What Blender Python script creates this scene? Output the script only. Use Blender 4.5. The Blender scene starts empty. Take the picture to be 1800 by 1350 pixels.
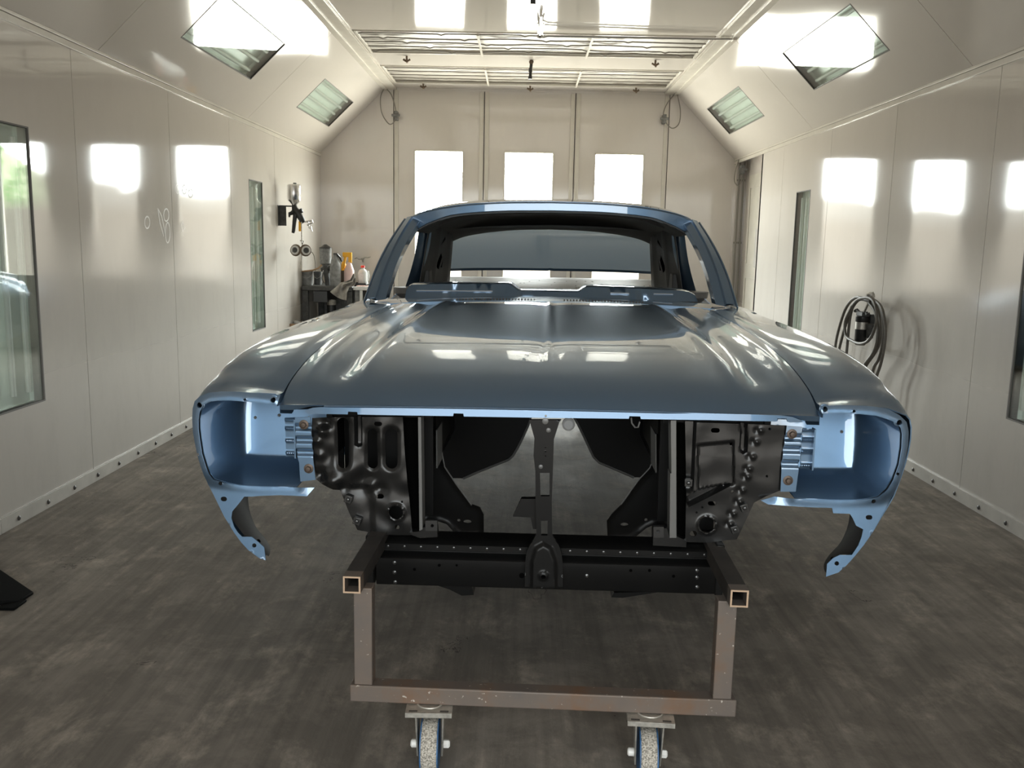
import bpy, bmesh, math, random
from mathutils import Vector, Matrix, noise
from mathutils.geometry import delaunay_2d_cdt
random.seed(7)
COL = bpy.context.scene.collection
PI = math.pi

# ------------------------------------------------------------------ camera geometry
F, PITCH, YAW, ROLL, HC = 1560.6, .1574, -.0078, .0198, 1.25
CAM = Vector((0, 0, HC))
_f = Vector((math.sin(YAW)*math.cos(PITCH), math.cos(YAW)*math.cos(PITCH), -math.sin(PITCH)))
_r = Vector((math.cos(YAW), -math.sin(YAW), 0))
_d = _f.cross(_r)
_r2 = math.cos(ROLL)*_r - math.sin(ROLL)*_d
_d2 = math.sin(ROLL)*_r + math.cos(ROLL)*_d

def ray(px, py):
    return _r2*((px-900)/F) + _d2*((py-675)/F) + _f
def on(px, py, axis, val):                    # a point of the photo on the plane axis = val
    d = ray(px, py); t = (val-CAM[axis])/d[axis]
    return CAM + d*t

# ------------------------------------------------------------------ room numbers (metres)
XL, XR, YB, ZC = -2.169, 2.251, 9.70, 2.841
ZW = 2.156                                     # top of the upright walls
CXL, CXR = -1.459, 1.575                       # ceiling edges
YF = -1.3                                      # open front end behind the photographer

# ------------------------------------------------------------------ car frame
TH = math.radians(1.9); RO = math.radians(.35)
CO = Vector((.076, 2.2, 0))
AX = Vector((math.sin(TH), math.cos(TH), 0)); AU = Vector((math.cos(TH), -math.sin(TH), 0))
def cq(px, py, v):                             # photo point -> (u, z) of the car at station v
    d = ray(px, py); t = (v-(CAM-CO).dot(AX))/d.dot(AX)
    P = CAM + d*t - CO
    u = P.dot(AU)
    return (u, P.z-math.tan(RO)*u)

# ------------------------------------------------------------------ materials
def mat(name):
    m = bpy.data.materials.new(name); m.use_nodes = True
    nt = m.node_tree; b = nt.nodes['Principled BSDF']
    return m, nt, b
def N(nt, t, **kw):
    n = nt.nodes.new(t)
    for k, v in kw.items():
        if k in n.inputs: n.inputs[k].default_value = v
        else: setattr(n, k, v)
    return n
def simple(name, col, rough=.5, metal=0., coat=0., spec=.5, bump=0., bscale=40., var=0., vscale=6., coatrough=.03):
    m, nt, b = mat(name)
    b.inputs['Base Color'].default_value = (*col, 1)
    b.inputs['Roughness'].default_value = rough
    b.inputs['Metallic'].default_value = metal
    b.inputs['Coat Weight'].default_value = coat
    b.inputs['Coat Roughness'].default_value = coatrough
    b.inputs['Specular IOR Level'].default_value = spec
    tc = N(nt, 'ShaderNodeTexCoord')
    if var:
        n = N(nt, 'ShaderNodeTexNoise', Scale=vscale, Detail=6., Roughness=.6)
        nt.links.new(tc.outputs['Object'], n.inputs['Vector'])
        r = N(nt, 'ShaderNodeMapRange'); r.inputs['From Min'].default_value = .3; r.inputs['From Max'].default_value = .7
        r.inputs['To Min'].default_value = 1-var; r.inputs['To Max'].default_value = 1+var
        nt.links.new(n.outputs['Fac'], r.inputs['Value'])
        mx = N(nt, 'ShaderNodeVectorMath', operation='SCALE'); mx.inputs[0].default_value = col
        nt.links.new(r.outputs['Result'], mx.inputs['Scale'])
        nt.links.new(mx.outputs['Vector'], b.inputs['Base Color'])
    if bump:
        n = N(nt, 'ShaderNodeTexNoise', Scale=bscale, Detail=4.)
        nt.links.new(tc.outputs['Object'], n.inputs['Vector'])
        bp = N(nt, 'ShaderNodeBump', Strength=bump, Distance=.01)
        nt.links.new(n.outputs['Fac'], bp.inputs['Height'])
        nt.links.new(bp.outputs['Normal'], b.inputs['Normal'])
    return m

def wall_mat(name, col, rough=.1, wav=.03, grime=.25):
    m, nt, b = mat(name)
    geo = N(nt, 'ShaderNodeNewGeometry')
    n1 = N(nt, 'ShaderNodeTexNoise', Scale=.9, Detail=5., Roughness=.55)
    n2 = N(nt, 'ShaderNodeTexNoise', Scale=7., Detail=6., Roughness=.7)
    mp = N(nt, 'ShaderNodeMapping'); mp.inputs['Scale'].default_value = (1, 1, .35)
    nt.links.new(geo.outputs['Position'], mp.inputs['Vector'])
    nt.links.new(geo.outputs['Position'], n1.inputs['Vector']); nt.links.new(mp.outputs['Vector'], n2.inputs['Vector'])
    # dirtier towards the floor
    sx = N(nt, 'ShaderNodeSeparateXYZ'); nt.links.new(geo.outputs['Position'], sx.inputs[0])
    mr = N(nt, 'ShaderNodeMapRange'); mr.inputs['From Min'].default_value = 0; mr.inputs['From Max'].default_value = 1.3
    mr.inputs['To Min'].default_value = 1; mr.inputs['To Max'].default_value = .25
    nt.links.new(sx.outputs['Z'], mr.inputs['Value'])
    cr = N(nt, 'ShaderNodeValToRGB'); cr.color_ramp.elements[0].position = .45; cr.color_ramp.elements[1].position = .8
    nt.links.new(n2.outputs['Fac'], cr.inputs['Fac'])
    mu = N(nt, 'ShaderNodeMath', operation='MULTIPLY'); nt.links.new(cr.outputs['Color'], mu.inputs[0]); nt.links.new(mr.outputs['Result'], mu.inputs[1])
    mu2 = N(nt, 'ShaderNodeMath', operation='MULTIPLY'); mu2.inputs[1].default_value = grime; nt.links.new(mu.outputs[0], mu2.inputs[0])
    mix = N(nt, 'ShaderNodeMix', data_type='RGBA')
    mix.inputs[6].default_value = (*col, 1); mix.inputs[7].default_value = (.28, .25, .22, 1)
    nt.links.new(mu2.outputs[0], mix.inputs[0])
    dk = N(nt, 'ShaderNodeMapRange'); dk.inputs['From Min'].default_value = .1; dk.inputs['From Max'].default_value = 1.7  # lower wall also darkened in the colour to tone down bounced light
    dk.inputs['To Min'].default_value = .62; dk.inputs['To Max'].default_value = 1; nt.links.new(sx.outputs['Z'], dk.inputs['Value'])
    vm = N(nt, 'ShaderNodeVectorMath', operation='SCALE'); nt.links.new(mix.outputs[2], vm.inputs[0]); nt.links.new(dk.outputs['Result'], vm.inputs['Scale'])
    nt.links.new(vm.outputs['Vector'], b.inputs['Base Color'])
    rr = N(nt, 'ShaderNodeMapRange'); rr.inputs['To Min'].default_value = rough*.8; rr.inputs['To Max'].default_value = rough*1.5
    # overspray makes the lower wall duller
    ma = N(nt, 'ShaderNodeMath', operation='MULTIPLY_ADD'); ma.inputs[1].default_value = .16; ma.use_clamp = False
    nt.links.new(n1.outputs['Fac'], rr.inputs['Value'])
    m3 = N(nt, 'ShaderNodeMapRange'); m3.inputs['From Min'].default_value = 1.35; m3.inputs['From Max'].default_value = .5
    m3.inputs['To Min'].default_value = 0; m3.inputs['To Max'].default_value = 1.6
    nt.links.new(sx.outputs['Z'], m3.inputs['Value'])
    nt.links.new(m3.outputs['Result'], ma.inputs[0]); nt.links.new(rr.outputs['Result'], ma.inputs[2])
    nt.links.new(ma.outputs[0], b.inputs['Roughness'])
    bp = N(nt, 'ShaderNodeBump', Strength=wav, Distance=.25)
    n3 = N(nt, 'ShaderNodeTexNoise', Scale=1.1, Detail=0.); nt.links.new(geo.outputs['Position'], n3.inputs['Vector'])
    nt.links.new(n3.outputs['Fac'], bp.inputs['Height']); nt.links.new(bp.outputs['Normal'], b.inputs['Normal'])
    b.inputs['Specular IOR Level'].default_value = .55
    return m

M = {}
M['wall'] = wall_mat('wall_paint', (.62, .58, .53), rough=.045, wav=.02)
M['ceil'] = wall_mat('ceiling_paint', (.62, .58, .53), rough=.055, wav=.02, grime=.12)
M['door'] = wall_mat('door_paint', (.66, .615, .57), rough=.06, wav=.02)
M['trim'] = simple('trim_paint', (.62, .585, .52), .25, var=.06)
M['seam'] = simple('seam_dark', (.12, .11, .10), .7)
M['skirt'] = simple('skirting_metal', (.36, .34, .31), .4, var=.15)
M['bolt_dark'] = simple('dark_bolt', (.05, .045, .04), .5)
def car_mat(name, base, flake=True):
    m, nt, b = mat(name)
    b.inputs['Base Color'].default_value = (*base, 1)
    b.inputs['Metallic'].default_value = .82
    b.inputs['Roughness'].default_value = .35
    b.inputs['Coat Weight'].default_value = 1.
    b.inputs['Coat Roughness'].default_value = .015
    b.inputs['Coat IOR'].default_value = 1.75
    tc = N(nt, 'ShaderNodeTexCoord')
    n = N(nt, 'ShaderNodeTexNoise', Scale=900., Detail=1.)
    nt.links.new(tc.outputs['Object'], n.inputs['Vector'])
    bp = N(nt, 'ShaderNodeBump', Strength=.12, Distance=.0006)
    nt.links.new(n.outputs['Fac'], bp.inputs['Height']); nt.links.new(bp.outputs['Normal'], b.inputs['Normal'])
    return m
M['blue'] = car_mat('blue_metallic_paint', (.122, .208, .322))
M['black'] = simple('satin_black_paint', (.008, .008, .008), .24, spec=.45, bump=.02, bscale=60)
M['black2'] = simple('chassis_black', (.006, .006, .006), .3, spec=.22)
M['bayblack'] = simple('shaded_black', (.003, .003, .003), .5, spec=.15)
M['blackrim'] = simple('gloss_black_edge', (.02, .02, .02), .2, spec=.8)
M['inner'] = simple('dark_primer_inside', (.05, .048, .045), .6, var=.25, vscale=9)
M['primer'] = simple('grey_primer', (.17, .165, .16), .45, var=.25, vscale=14)
M['rail'] = simple('grey_satin_rail', (.10, .10, .097), .35, spec=.7)
M['boltrust'] = simple('brown_bolt', (.10, .075, .06), .45, metal=.6, var=.3, vscale=60)
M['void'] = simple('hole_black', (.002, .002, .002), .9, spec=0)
M['chrome'] = simple('bright_steel', (.62, .61, .6), .22, metal=1.)
M['zinc'] = simple('zinc_steel', (.42, .40, .36), .45, metal=.7, var=.3, vscale=50)
M['dusty'] = simple('dusty_black', (.06, .06, .058), .6, var=.5, vscale=25)
M['dustgrey'] = simple('dusty_grey', (.2, .2, .195), .6, var=.4, vscale=25)
M['plasblack'] = simple('black_plastic', (.015, .015, .015), .35)
M['yellow'] = simple('yellow_plastic', (.85, .42, .02), .4)
M['pink'] = simple('pink_liquid_plastic', (.70, .50, .46), .3, var=.1)
M['clear'] = simple('milky_clear_plastic', (.55, .55, .53), .2)
M['red'] = simple('red_plastic', (.6, .03, .02), .4)
M['label'] = simple('white_label', (.6, .58, .55), .5, var=.15, vscale=30)
M['towel'] = simple('grey_cloth', (.34, .32, .29), .95, bump=.6, bscale=120, var=.25, vscale=20)
M['card'] = simple('brown_cardboard', (.36, .23, .13), .8, var=.15)
M['hose'] = simple('grey_rubber_hose', (.095, .085, .07), .6, var=.2, vscale=30)
M['cable'] = simple('grey_cable', (.25, .23, .20), .5)
M['glassgreen'] = simple('tube_reflector', (.84, .88, .82), .3, var=.05)
M['tube'] = simple('unlit_tube', (.75, .75, .70), .3)
M['white'] = simple('white_enamel', (.7, .69, .66), .35, var=.1)
M['mark'] = simple('pale_mark', (.66, .63, .58), .5, spec=.2)
M['brown'] = simple('brown_bronze', (.14, .10, .07), .5, metal=.5)
M['bluerubber'] = simple('blue_wheel_core', (.03, .10, .22), .5, var=.4, vscale=80)
M['filter'] = simple('filter_cloth', (.47, .44, .39), .5, bump=.35, bscale=9, var=.08)

def tread_mat():
    m, nt, b = mat('worn_wheel_tread')
    tc = N(nt, 'ShaderNodeTexCoord')
    n = N(nt, 'ShaderNodeTexNoise', Scale=260., Detail=3.)
    nt.links.new(tc.outputs['Object'], n.inputs['Vector'])
    cr = N(nt, 'ShaderNodeValToRGB'); cr.color_ramp.elements[0].position = .35; cr.color_ramp.elements[0].color = (.13, .12, .10, 1)
    cr.color_ramp.elements[1].position = .6; cr.color_ramp.elements[1].color = (.50, .46, .40, 1)
    nt.links.new(n.outputs['Fac'], cr.inputs['Fac']); nt.links.new(cr.outputs['Color'], b.inputs['Base Color'])
    b.inputs['Roughness'].default_value = .9
    return m
M['tread'] = tread_mat()

def rust_mat():
    m, nt, b = mat('rusty_bare_steel')
    tc = N(nt, 'ShaderNodeTexCoord')
    n = N(nt, 'ShaderNodeTexNoise', Scale=5., Detail=8., Roughness=.65)
    n2 = N(nt, 'ShaderNodeTexNoise', Scale=90., Detail=3.)
    nt.links.new(tc.outputs['Object'], n.inputs['Vector']); nt.links.new(tc.outputs['Object'], n2.inputs['Vector'])
    cr = N(nt, 'ShaderNodeValToRGB')
    e = cr.color_ramp.elements
    e[0].position = .35; e[0].color = (.125, .108, .098, 1)
    e[1].position = .72; e[1].color = (.18, .095, .05, 1)
    k = e.new(.52); k.color = (.15, .12, .10, 1)
    nt.links.new(n.outputs['Fac'], cr.inputs['Fac'])
    cr2 = N(nt, 'ShaderNodeValToRGB'); cr2.color_ramp.elements[0].position = .68; cr2.color_ramp.elements[1].position = .74
    nt.links.new(n2.outputs['Fac'], cr2.inputs['Fac'])
    mix = N(nt, 'ShaderNodeMix', data_type='RGBA'); mix.inputs[7].default_value = (.5, .45, .4, 1)
    nt.links.new(cr2.outputs['Color'], mix.inputs[0]); nt.links.new(cr.outputs['Color'], mix.inputs[6])
    nt.links.new(mix.outputs[2], b.inputs['Base Color'])
    b.inputs['Roughness'].default_value = .55; b.inputs['Metallic'].default_value = .35
    return m
M['rust'] = rust_mat()
M['darktube'] = simple('oversprayed_tube', (.028, .024, .021), .6, var=.5, vscale=12)
M['bare'] = simple('cut_steel_edge', (.5, .36, .25), .45, metal=.4)

def floor_mat():
    m, nt, b = mat('scuffed_concrete')
    geo = N(nt, 'ShaderNodeNewGeometry')
    P = geo.outputs['Position']
    base = N(nt, 'ShaderNodeTexNoise', Scale=.8, Detail=6., Roughness=.6); nt.links.new(P, base.inputs['Vector'])
    cr = N(nt, 'ShaderNodeValToRGB'); e = cr.color_ramp.elements
    e[0].position = .3; e[0].color = (.105, .094, .082, 1); e[1].position = .72; e[1].color = (.215, .195, .170, 1)
    nt.links.new(base.outputs['Fac'], cr.inputs['Fac'])
    # pale scuffs
    mp = N(nt, 'ShaderNodeMapping'); mp.inputs['Scale'].default_value = (1., .6, 1); mp.inputs['Rotation'].default_value = (0, 0, .5)
    nt.links.new(P, mp.inputs['Vector'])
    sc = N(nt, 'ShaderNodeTexNoise', Scale=6.5, Detail=12., Roughness=.72, Distortion=.25); nt.links.new(mp.outputs['Vector'], sc.inputs['Vector'])
    cs = N(nt, 'ShaderNodeValToRGB'); cs.color_ramp.elements[0].position = .52; cs.color_ramp.elements[1].position = .74
    nt.links.new(sc.outputs['Fac'], cs.inputs['Fac'])
    ms = N(nt, 'ShaderNodeMath', operation='MULTIPLY'); ms.inputs[1].default_value = .42; nt.links.new(cs.outputs['Color'], ms.inputs[0])
    mix = N(nt, 'ShaderNodeMix', data_type='RGBA'); mix.inputs[7].default_value = (.50, .44, .37, 1)
    nt.links.new(ms.outputs[0], mix.inputs[0]); nt.links.new(cr.outputs['Color'], mix.inputs[6])
    # flaked patches with hard edges and long drag streaks
    pt = N(nt, 'ShaderNodeTexNoise', Scale=3.4, Detail=12., Roughness=.74, Distortion=.3); nt.links.new(P, pt.inputs['Vector'])
    cp_ = N(nt, 'ShaderNodeValToRGB'); cp_.color_ramp.elements[0].position = .46; cp_.color_ramp.elements[1].position = .57
    cp_.color_ramp.elements[0].color = (.90, .885, .87, 1); cp_.color_ramp.elements[1].color = (1.16, 1.14, 1.12, 1)
    nt.links.new(pt.outputs['Fac'], cp_.inputs['Fac'])
    ms_ = N(nt, 'ShaderNodeMapping'); ms_.inputs['Scale'].default_value = (26, 1.1, 1); ms_.inputs['Rotation'].default_value = (0, 0, -.22)
    nt.links.new(P, ms_.inputs['Vector'])
    st_ = N(nt, 'ShaderNodeTexNoise', Scale=1., Detail=6., Roughness=.6); nt.links.new(ms_.outputs['Vector'], st_.inputs['Vector'])
    cq_ = N(nt, 'ShaderNodeMapRange'); cq_.inputs['From Min'].default_value = .3; cq_.inputs['From Max'].default_value = .7; cq_.inputs['To Min'].default_value = .78; cq_.inputs['To Max'].default_value = 1.22
    nt.links.new(st_.outputs['Fac'], cq_.inputs['Value'])
    v1 = N(nt, 'ShaderNodeVectorMath', operation='MULTIPLY'); nt.links.new(mix.outputs[2], v1.inputs[0]); nt.links.new(cp_.outputs['Color'], v1.inputs[1])
    v2 = N(nt, 'ShaderNodeVectorMath', operation='SCALE'); nt.links.new(v1.outputs['Vector'], v2.inputs[0]); nt.links.new(cq_.outputs['Result'], v2.inputs['Scale'])
    # peeling edges of old paint layer: thin dark lines where a noise crosses a level
    pn = N(nt, 'ShaderNodeTexNoise', Scale=2.6, Detail=5., Roughness=.6, Distortion=.5); nt.links.new(P, pn.inputs['Vector'])
    sub = N(nt, 'ShaderNodeMath', operation='SUBTRACT'); sub.inputs[1].default_value = .66; nt.links.new(pn.outputs['Fac'], sub.inputs[0])
    ab = N(nt, 'ShaderNodeMath', operation='ABSOLUTE'); nt.links.new(sub.outputs[0], ab.inputs[0])
    lt = N(nt, 'ShaderNodeMath', operation='LESS_THAN'); lt.inputs[1].default_value = .003; nt.links.new(ab.outputs[0], lt.inputs[0])
    lm = N(nt, 'ShaderNodeMath', operation='MULTIPLY'); lm.inputs[1].default_value = .6; nt.links.new(lt.outputs[0], lm.inputs[0])
    mix2 = N(nt, 'ShaderNodeMix', data_type='RGBA'); mix2.inputs[7].default_value = (.015, .013, .012, 1)
    nt.links.new(lm.outputs[0], mix2.inputs[0]); nt.links.new(v2.outputs['Vector'], mix2.inputs[6])
    nt.links.new(mix2.outputs[2], b.inputs['Base Color'])
    rg = N(nt, 'ShaderNodeMapRange'); rg.inputs['To Min'].default_value = .62; rg.inputs['To Max'].default_value = .9; b.inputs['Specular IOR Level'].default_value = .12
    nt.links.new(sc.outputs['Fac'], rg.inputs['Value']); nt.links.new(rg.outputs['Result'], b.inputs['Roughness'])
    bp = N(nt, 'ShaderNodeBump', Strength=.5, Distance=.012); nt.links.new(sc.outputs['Fac'], bp.inputs['Height'])
    nt.links.new(bp.outputs['Normal'], b.inputs['Normal'])
    return m
M['floor'] = floor_mat()

def glass_mat(name, tint, trans=1., rough=.0):
    m, nt, b = mat(name)
    b.inputs['Base Color'].default_value = (*tint, 1)
    b.inputs['Roughness'].default_value = rough
    b.inputs['Transmission Weight'].default_value = trans
    b.inputs['IOR'].default_value = 1.5
    return m
def thin_glass(name, tint, rough=0.02, refl=.05):
    # a thin pane: clear body, real mirror sheen at its face
    m = bpy.data.materials.new(name); m.use_nodes = True; nt = m.node_tree; nt.nodes.clear()
    out = N(nt, 'ShaderNodeOutputMaterial'); mix = N(nt, 'ShaderNodeMixShader')
    tr = N(nt, 'ShaderNodeBsdfTransparent'); tr.inputs['Color'].default_value = (*tint, 1)
    gl = N(nt, 'ShaderNodeBsdfGlossy'); gl.inputs['Roughness'].default_value = rough
    lw = N(nt, 'ShaderNodeLayerWeight', Blend=.5)
    pw = N(nt, 'ShaderNodeMath', operation='POWER'); pw.inputs[1].default_value = 5.; nt.links.new(lw.outputs['Facing'], pw.inputs[0])
    ma = N(nt, 'ShaderNodeMath', operation='MULTIPLY_ADD'); ma.inputs[1].default_value = .92; ma.inputs[2].default_value = refl; nt.links.new(pw.outputs[0], ma.inputs[0])
    nt.links.new(ma.outputs[0], mix.inputs[0]); nt.links.new(tr.outputs[0], mix.inputs[1]); nt.links.new(gl.outputs[0], mix.inputs[2])
    nt.links.new(mix.outputs[0], out.inputs[0])
    return m
M['pane'] = thin_glass('window_glass', (.93, .95, .93))
M['lightpane'] = thin_glass('greenish_glass', (.94, .975, .965), refl=.07)
M['bottle'] = thin_glass('clear_bottle_plastic', (.80, .80, .78), .08)

# ------------------------------------------------------------------ mesh builder
class MB:
    def __init__(s): s.bm = bmesh.new(); s.mats = []; s.mi = 0
    def use(s, m):
        if m not in s.mats: s.mats.append(m)
        s.mi = s.mats.index(m); return s
    def _f(s, vs):
        try:
            f = s.bm.faces.new(vs); f.material_index = s.mi; return f
        except ValueError: return None
    def box(s, a, b, rot=None, org=None):
        x0, y0, z0 = a; x1, y1, z1 = b
        c = [Vector(p) for p in ((x0,y0,z0),(x1,y0,z0),(x1,y1,z0),(x0,y1,z0),(x0,y0,z1),(x1,y0,z1),(x1,y1,z1),(x0,y1,z1))]
        if rot is not None:
            o = Vector(org) if org is not None else (Vector(a)+Vector(b))/2
            c = [o+rot@(p-o) for p in c]
        v = [s.bm.verts.new(p) for p in c]
        for q in ((3,2,1,0),(4,5,6,7),(0,1,5,4),(1,2,6,5),(2,3,7,6),(3,0,4,7)): s._f([v[i] for i in q])
        return s
    def hexa(s, pts):                          # 8 corners: bottom 4, top 4
        v = [s.bm.verts.new(p) for p in pts]
        for q in ((3,2,1,0),(4,5,6,7),(0,1,5,4),(1,2,6,5),(2,3,7,6),(3,0,4,7)): s._f([v[i] for i in q])
        return s
    def grid(s, rows, flip=False, close=False):
        V = [[s.bm.verts.new(p) for p in r] for r in rows]
        for i in range(len(V)-1):
            n = len(V[i])
            for j in range(n if close else n-1):
                q = [V[i][j], V[i][(j+1) % n], V[i+1][(j+1) % n], V[i+1][j]]
                if flip: q.reverse()
                s._f(q)
        return V
    def tube(s, pts, r, seg=8, closed=False, caps=True):
        pts = [Vector(p) for p in pts]; n = len(pts); rings = []
        rr = r if isinstance(r, (list, tuple)) else [r]*n
        prev = None
        for i, p in enumerate(pts):
            if closed: t = pts[(i+1) % n]-pts[i-1]
            else: t = pts[min(i+1, n-1)]-pts[max(i-1, 0)]
            if t.length < 1e-9: t = Vector((0, 0, 1))
            t.normalize()
            if prev is None:
                a = Vector((0, 0, 1)) if abs(t.z) < .9 else Vector((1, 0, 0))
                x = t.cross(a).normalized()
            else:
                x = (prev - t*prev.dot(t))
                x = x.normalized() if x.length > 1e-6 else t.orthogonal().normalized()
            prev = x; y = t.cross(x)
            rings.append([s.bm.verts.new(p+(x*math.cos(2*PI*k/seg)+y*math.sin(2*PI*k/seg))*rr[i]) for k in range(seg)])
        m = n if closed else n-1
        for i in range(m):
            A, B = rings[i], rings[(i+1) % n]
            for k in range(seg): s._f([A[k], A[(k+1) % seg], B[(k+1) % seg], B[k]])
        if caps and not closed:
            s._f(list(reversed(rings[0]))); s._f(rings[-1])
        return s
    def lathe(s, prof, o=(0,0,0), ax=(0,0,1), seg=20):   # prof: (r, h) pairs
        o = Vector(o); ax = Vector(ax).normalized(); x = ax.orthogonal().normalized(); y = ax.cross(x)
        rings = []
        for r, h in prof:
            r = max(r, 1e-4)
            rings.append([s.bm.verts.new(o+ax*h+(x*math.cos(2*PI*k/seg)+y*math.sin(2*PI*k/seg))*r) for k in range(seg)])
        for i in range(len(rings)-1):
            for k in range(seg): s._f([rings[i][k], rings[i][(k+1) % seg], rings[i+1][(k+1) % seg], rings[i+1][k]])
        s._f(list(reversed(rings[0]))); s._f(rings[-1])
        return s
    def prism(s, poly, d, T):                  # poly in 2-D, T maps (a,b,c) -> 3-D, c in (0,d)
        a = [s.bm.verts.new(T(p[0], p[1], 0)) for p in poly]; b = [s.bm.verts.new(T(p[0], p[1], d)) for p in poly]
        s._f(a); s._f(list(reversed(b)))
        n = len(poly)
        for i in range(n): s._f([a[(i+1) % n], a[i], b[i], b[(i+1) % n]])
        return s
    def sheet(s, outline, holes, T, step=.012, h=None, thick=.0025):
        """stamped sheet: outline and holes in 2-D, h(a,b) its relief, T(a,b,c) to 3-D"""
        pts = []; edges = []
        def ring(r):
            n0 = len(pts); rr = []
            for i, p in enumerate(r):
                q = r[(i+1) % len(r)]; L = math.dist(p, q); k = max(1, int(L/(step*1.2)))
                for j in range(k): rr.append((p[0]+(q[0]-p[0])*j/k, p[1]+(q[1]-p[1])*j/k))
            pts.extend(rr); m = len(rr)
            edges.extend([(n0+i, n0+(i+1) % m) for i in range(m)])
        ring(outline)
        for q in holes: ring(q)
        xs = [p[0] for p in outline]; zs = [p[1] for p in outline]
        segs = []
        for r in [outline]+holes:
            for i in range(len(r)): segs.append((r[i], r[(i+1) % len(r)]))
        if h:
            x = min(xs)+step*.5; row = 0
            while x < max(xs):
                z = min(zs)+step*(.5 if row % 2 else 1.)
                while z < max(zs):
                    if inpoly(x, z, outline) and not any(inpoly(x, z, q) for q in holes) and min(segd(x, z, a, b) for a, b in segs) > step*.45:
                        pts.append((x, z))
                    z += step
                x += step*.87; row += 1
        r = delaunay_2d_cdt([Vector(p) for p in pts], edges, [], 0, 1e-6)
        V = r[0]; hh = [h(v.x, v.y) if h else 0 for v in V]
        A = [s.bm.verts.new(T(v.x, v.y, c)) for v, c in zip(V, hh)]
        B = [s.bm.verts.new(T(v.x, v.y, c+thick)) for v, c in zip(V, hh)]
        cnt = {}
        for f in r[2]:
            cx = sum(V[i].x for i in f)/3; cz = sum(V[i].y for i in f)/3
            if not inpoly(cx, cz, outline) or any(inpoly(cx, cz, q) for q in holes): continue
            s._f([A[i] for i in f]); s._f([B[i] for i in reversed(f)])
            for i in range(3):
                e = (f[i], f[(i+1) % 3]); cnt[e] = 1
        for (i, j) in cnt:
            if (j, i) not in cnt: s._f([A[j], A[i], B[i], B[j]])
        return s
    def build(s, name, m, parent=None, smooth=True, angle=35, bevel=0., bseg=2, sub=0):
        bm = s.bm
        bmesh.ops.remove_doubles(bm, verts=bm.verts, dist=1e-6)
        loose = [v for v in bm.verts if not v.link_faces]
        if loose: bmesh.ops.delete(bm, geom=loose, context='VERTS')
        bmesh.ops.recalc_face_normals(bm, faces=bm.faces)
        if smooth:
            for f in bm.faces: f.smooth = True
            ca = math.radians(angle)
            for e in bm.edges:
                if len(e.link_faces) != 2 or e.calc_face_angle(0) > ca: e.smooth = False
        me = bpy.data.meshes.new(name); bm.to_mesh(me); bm.free()
        if s.mats:
            for x in s.mats: me.materials.append(M[x])
        else: me.materials.append(m if not isinstance(m, str) else M[m])
        o = bpy.data.objects.new(name, me); COL.objects.link(o)
        if parent is not None: o.parent = parent
        if bevel:
            b = o.modifiers.new('edge', 'BEVEL'); b.width = bevel; b.segments = bseg; b.limit_method = 'ANGLE'; b.angle_limit = math.radians(40)
        if sub:
            b = o.modifiers.new('sub', 'SUBSURF'); b.levels = sub; b.render_levels = sub
        return o

def inpoly(x, y, p):
    c = False; j = len(p)-1
    for i in range(len(p)):
        if (p[i][1] > y) != (p[j][1] > y) and x < (p[j][0]-p[i][0])*(y-p[i][1])/(p[j][1]-p[i][1])+p[i][0]: c = not c
        j = i
    return c
def segd(x, y, a, b):
    dx, dy = b[0]-a[0], b[1]-a[1]; L = dx*dx+dy*dy
    t = 0 if L == 0 else max(0, min(1, ((x-a[0])*dx+(y-a[1])*dy)/L))
    return math.hypot(x-a[0]-t*dx, y-a[1]-t*dy)
def polyd(x, y, p):
    return min(segd(x, y, p[i], p[(i+1) % len(p)]) for i in range(len(p)))
def sstep(t):
    t = max(0, min(1, t)); return t*t*(3-2*t)
def circ(c, r, n=20, ry=None):
    return [(c[0]+r*math.cos(2*PI*i/n), c[1]+(ry or r)*math.sin(2*PI*i/n)) for i in range(n)]
def slot(x0, x1, z0, z1, n=8):
    """rounded slot; the short side sets the end radius"""
    w, h = x1-x0, z1-z0; out = []
    if h >= w:
        r = w/2; cx = (x0+x1)/2
        out += [(cx+r*math.cos(a), z1-r+r*math.sin(a)) for a in [PI*i/n for i in range(n+1)]]
        out += [(cx+r*math.cos(a), z0+r+r*math.sin(a)) for a in [PI+PI*i/n for i in range(n+1)]]
    else:
        r = h/2; cz = (z0+z1)/2
        out += [(x1-r+r*math.cos(a), cz+r*math.sin(a)) for a in [-PI/2+PI*i/n for i in range(n+1)]]
        out += [(x0+r+r*math.cos(a), cz+r*math.sin(a)) for a in [PI/2+PI*i/n for i in range(n+1)]]
    return out
def catmull(P, n):
    """resample a list of tuples through a Catmull-Rom curve, n steps per span"""
    P = [Vector(p) for p in P]; out = []
    for i in range(len(P)-1):
        p0 = P[i-1] if i > 0 else P[0]*2-P[1]; p1, p2 = P[i], P[i+1]
        p3 = P[i+2] if i+2 < len(P) else P[-1]*2-P[-2]
        for k in range(n):
            t = k/n
            out.append(.5*((2*p1)+(p2-p0)*t+(2*p0-5*p1+4*p2-p3)*t*t+(3*p1-p0-3*p2+p3)*t**3))
    out.append(P[-1]); return out
def interp(tab, x):
    if x <= tab[0][0]: return tab[0][1]
    for (a, p), (b, q) in zip(tab, tab[1:]):
        if x <= b: return p+(q-p)*(x-a)/(b-a)
    return tab[-1][1]
def smooth_tab(tab):
    c = catmull([(a, b, 0) for a, b in tab], 30); return [(p.x, p.y) for p in c]

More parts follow.
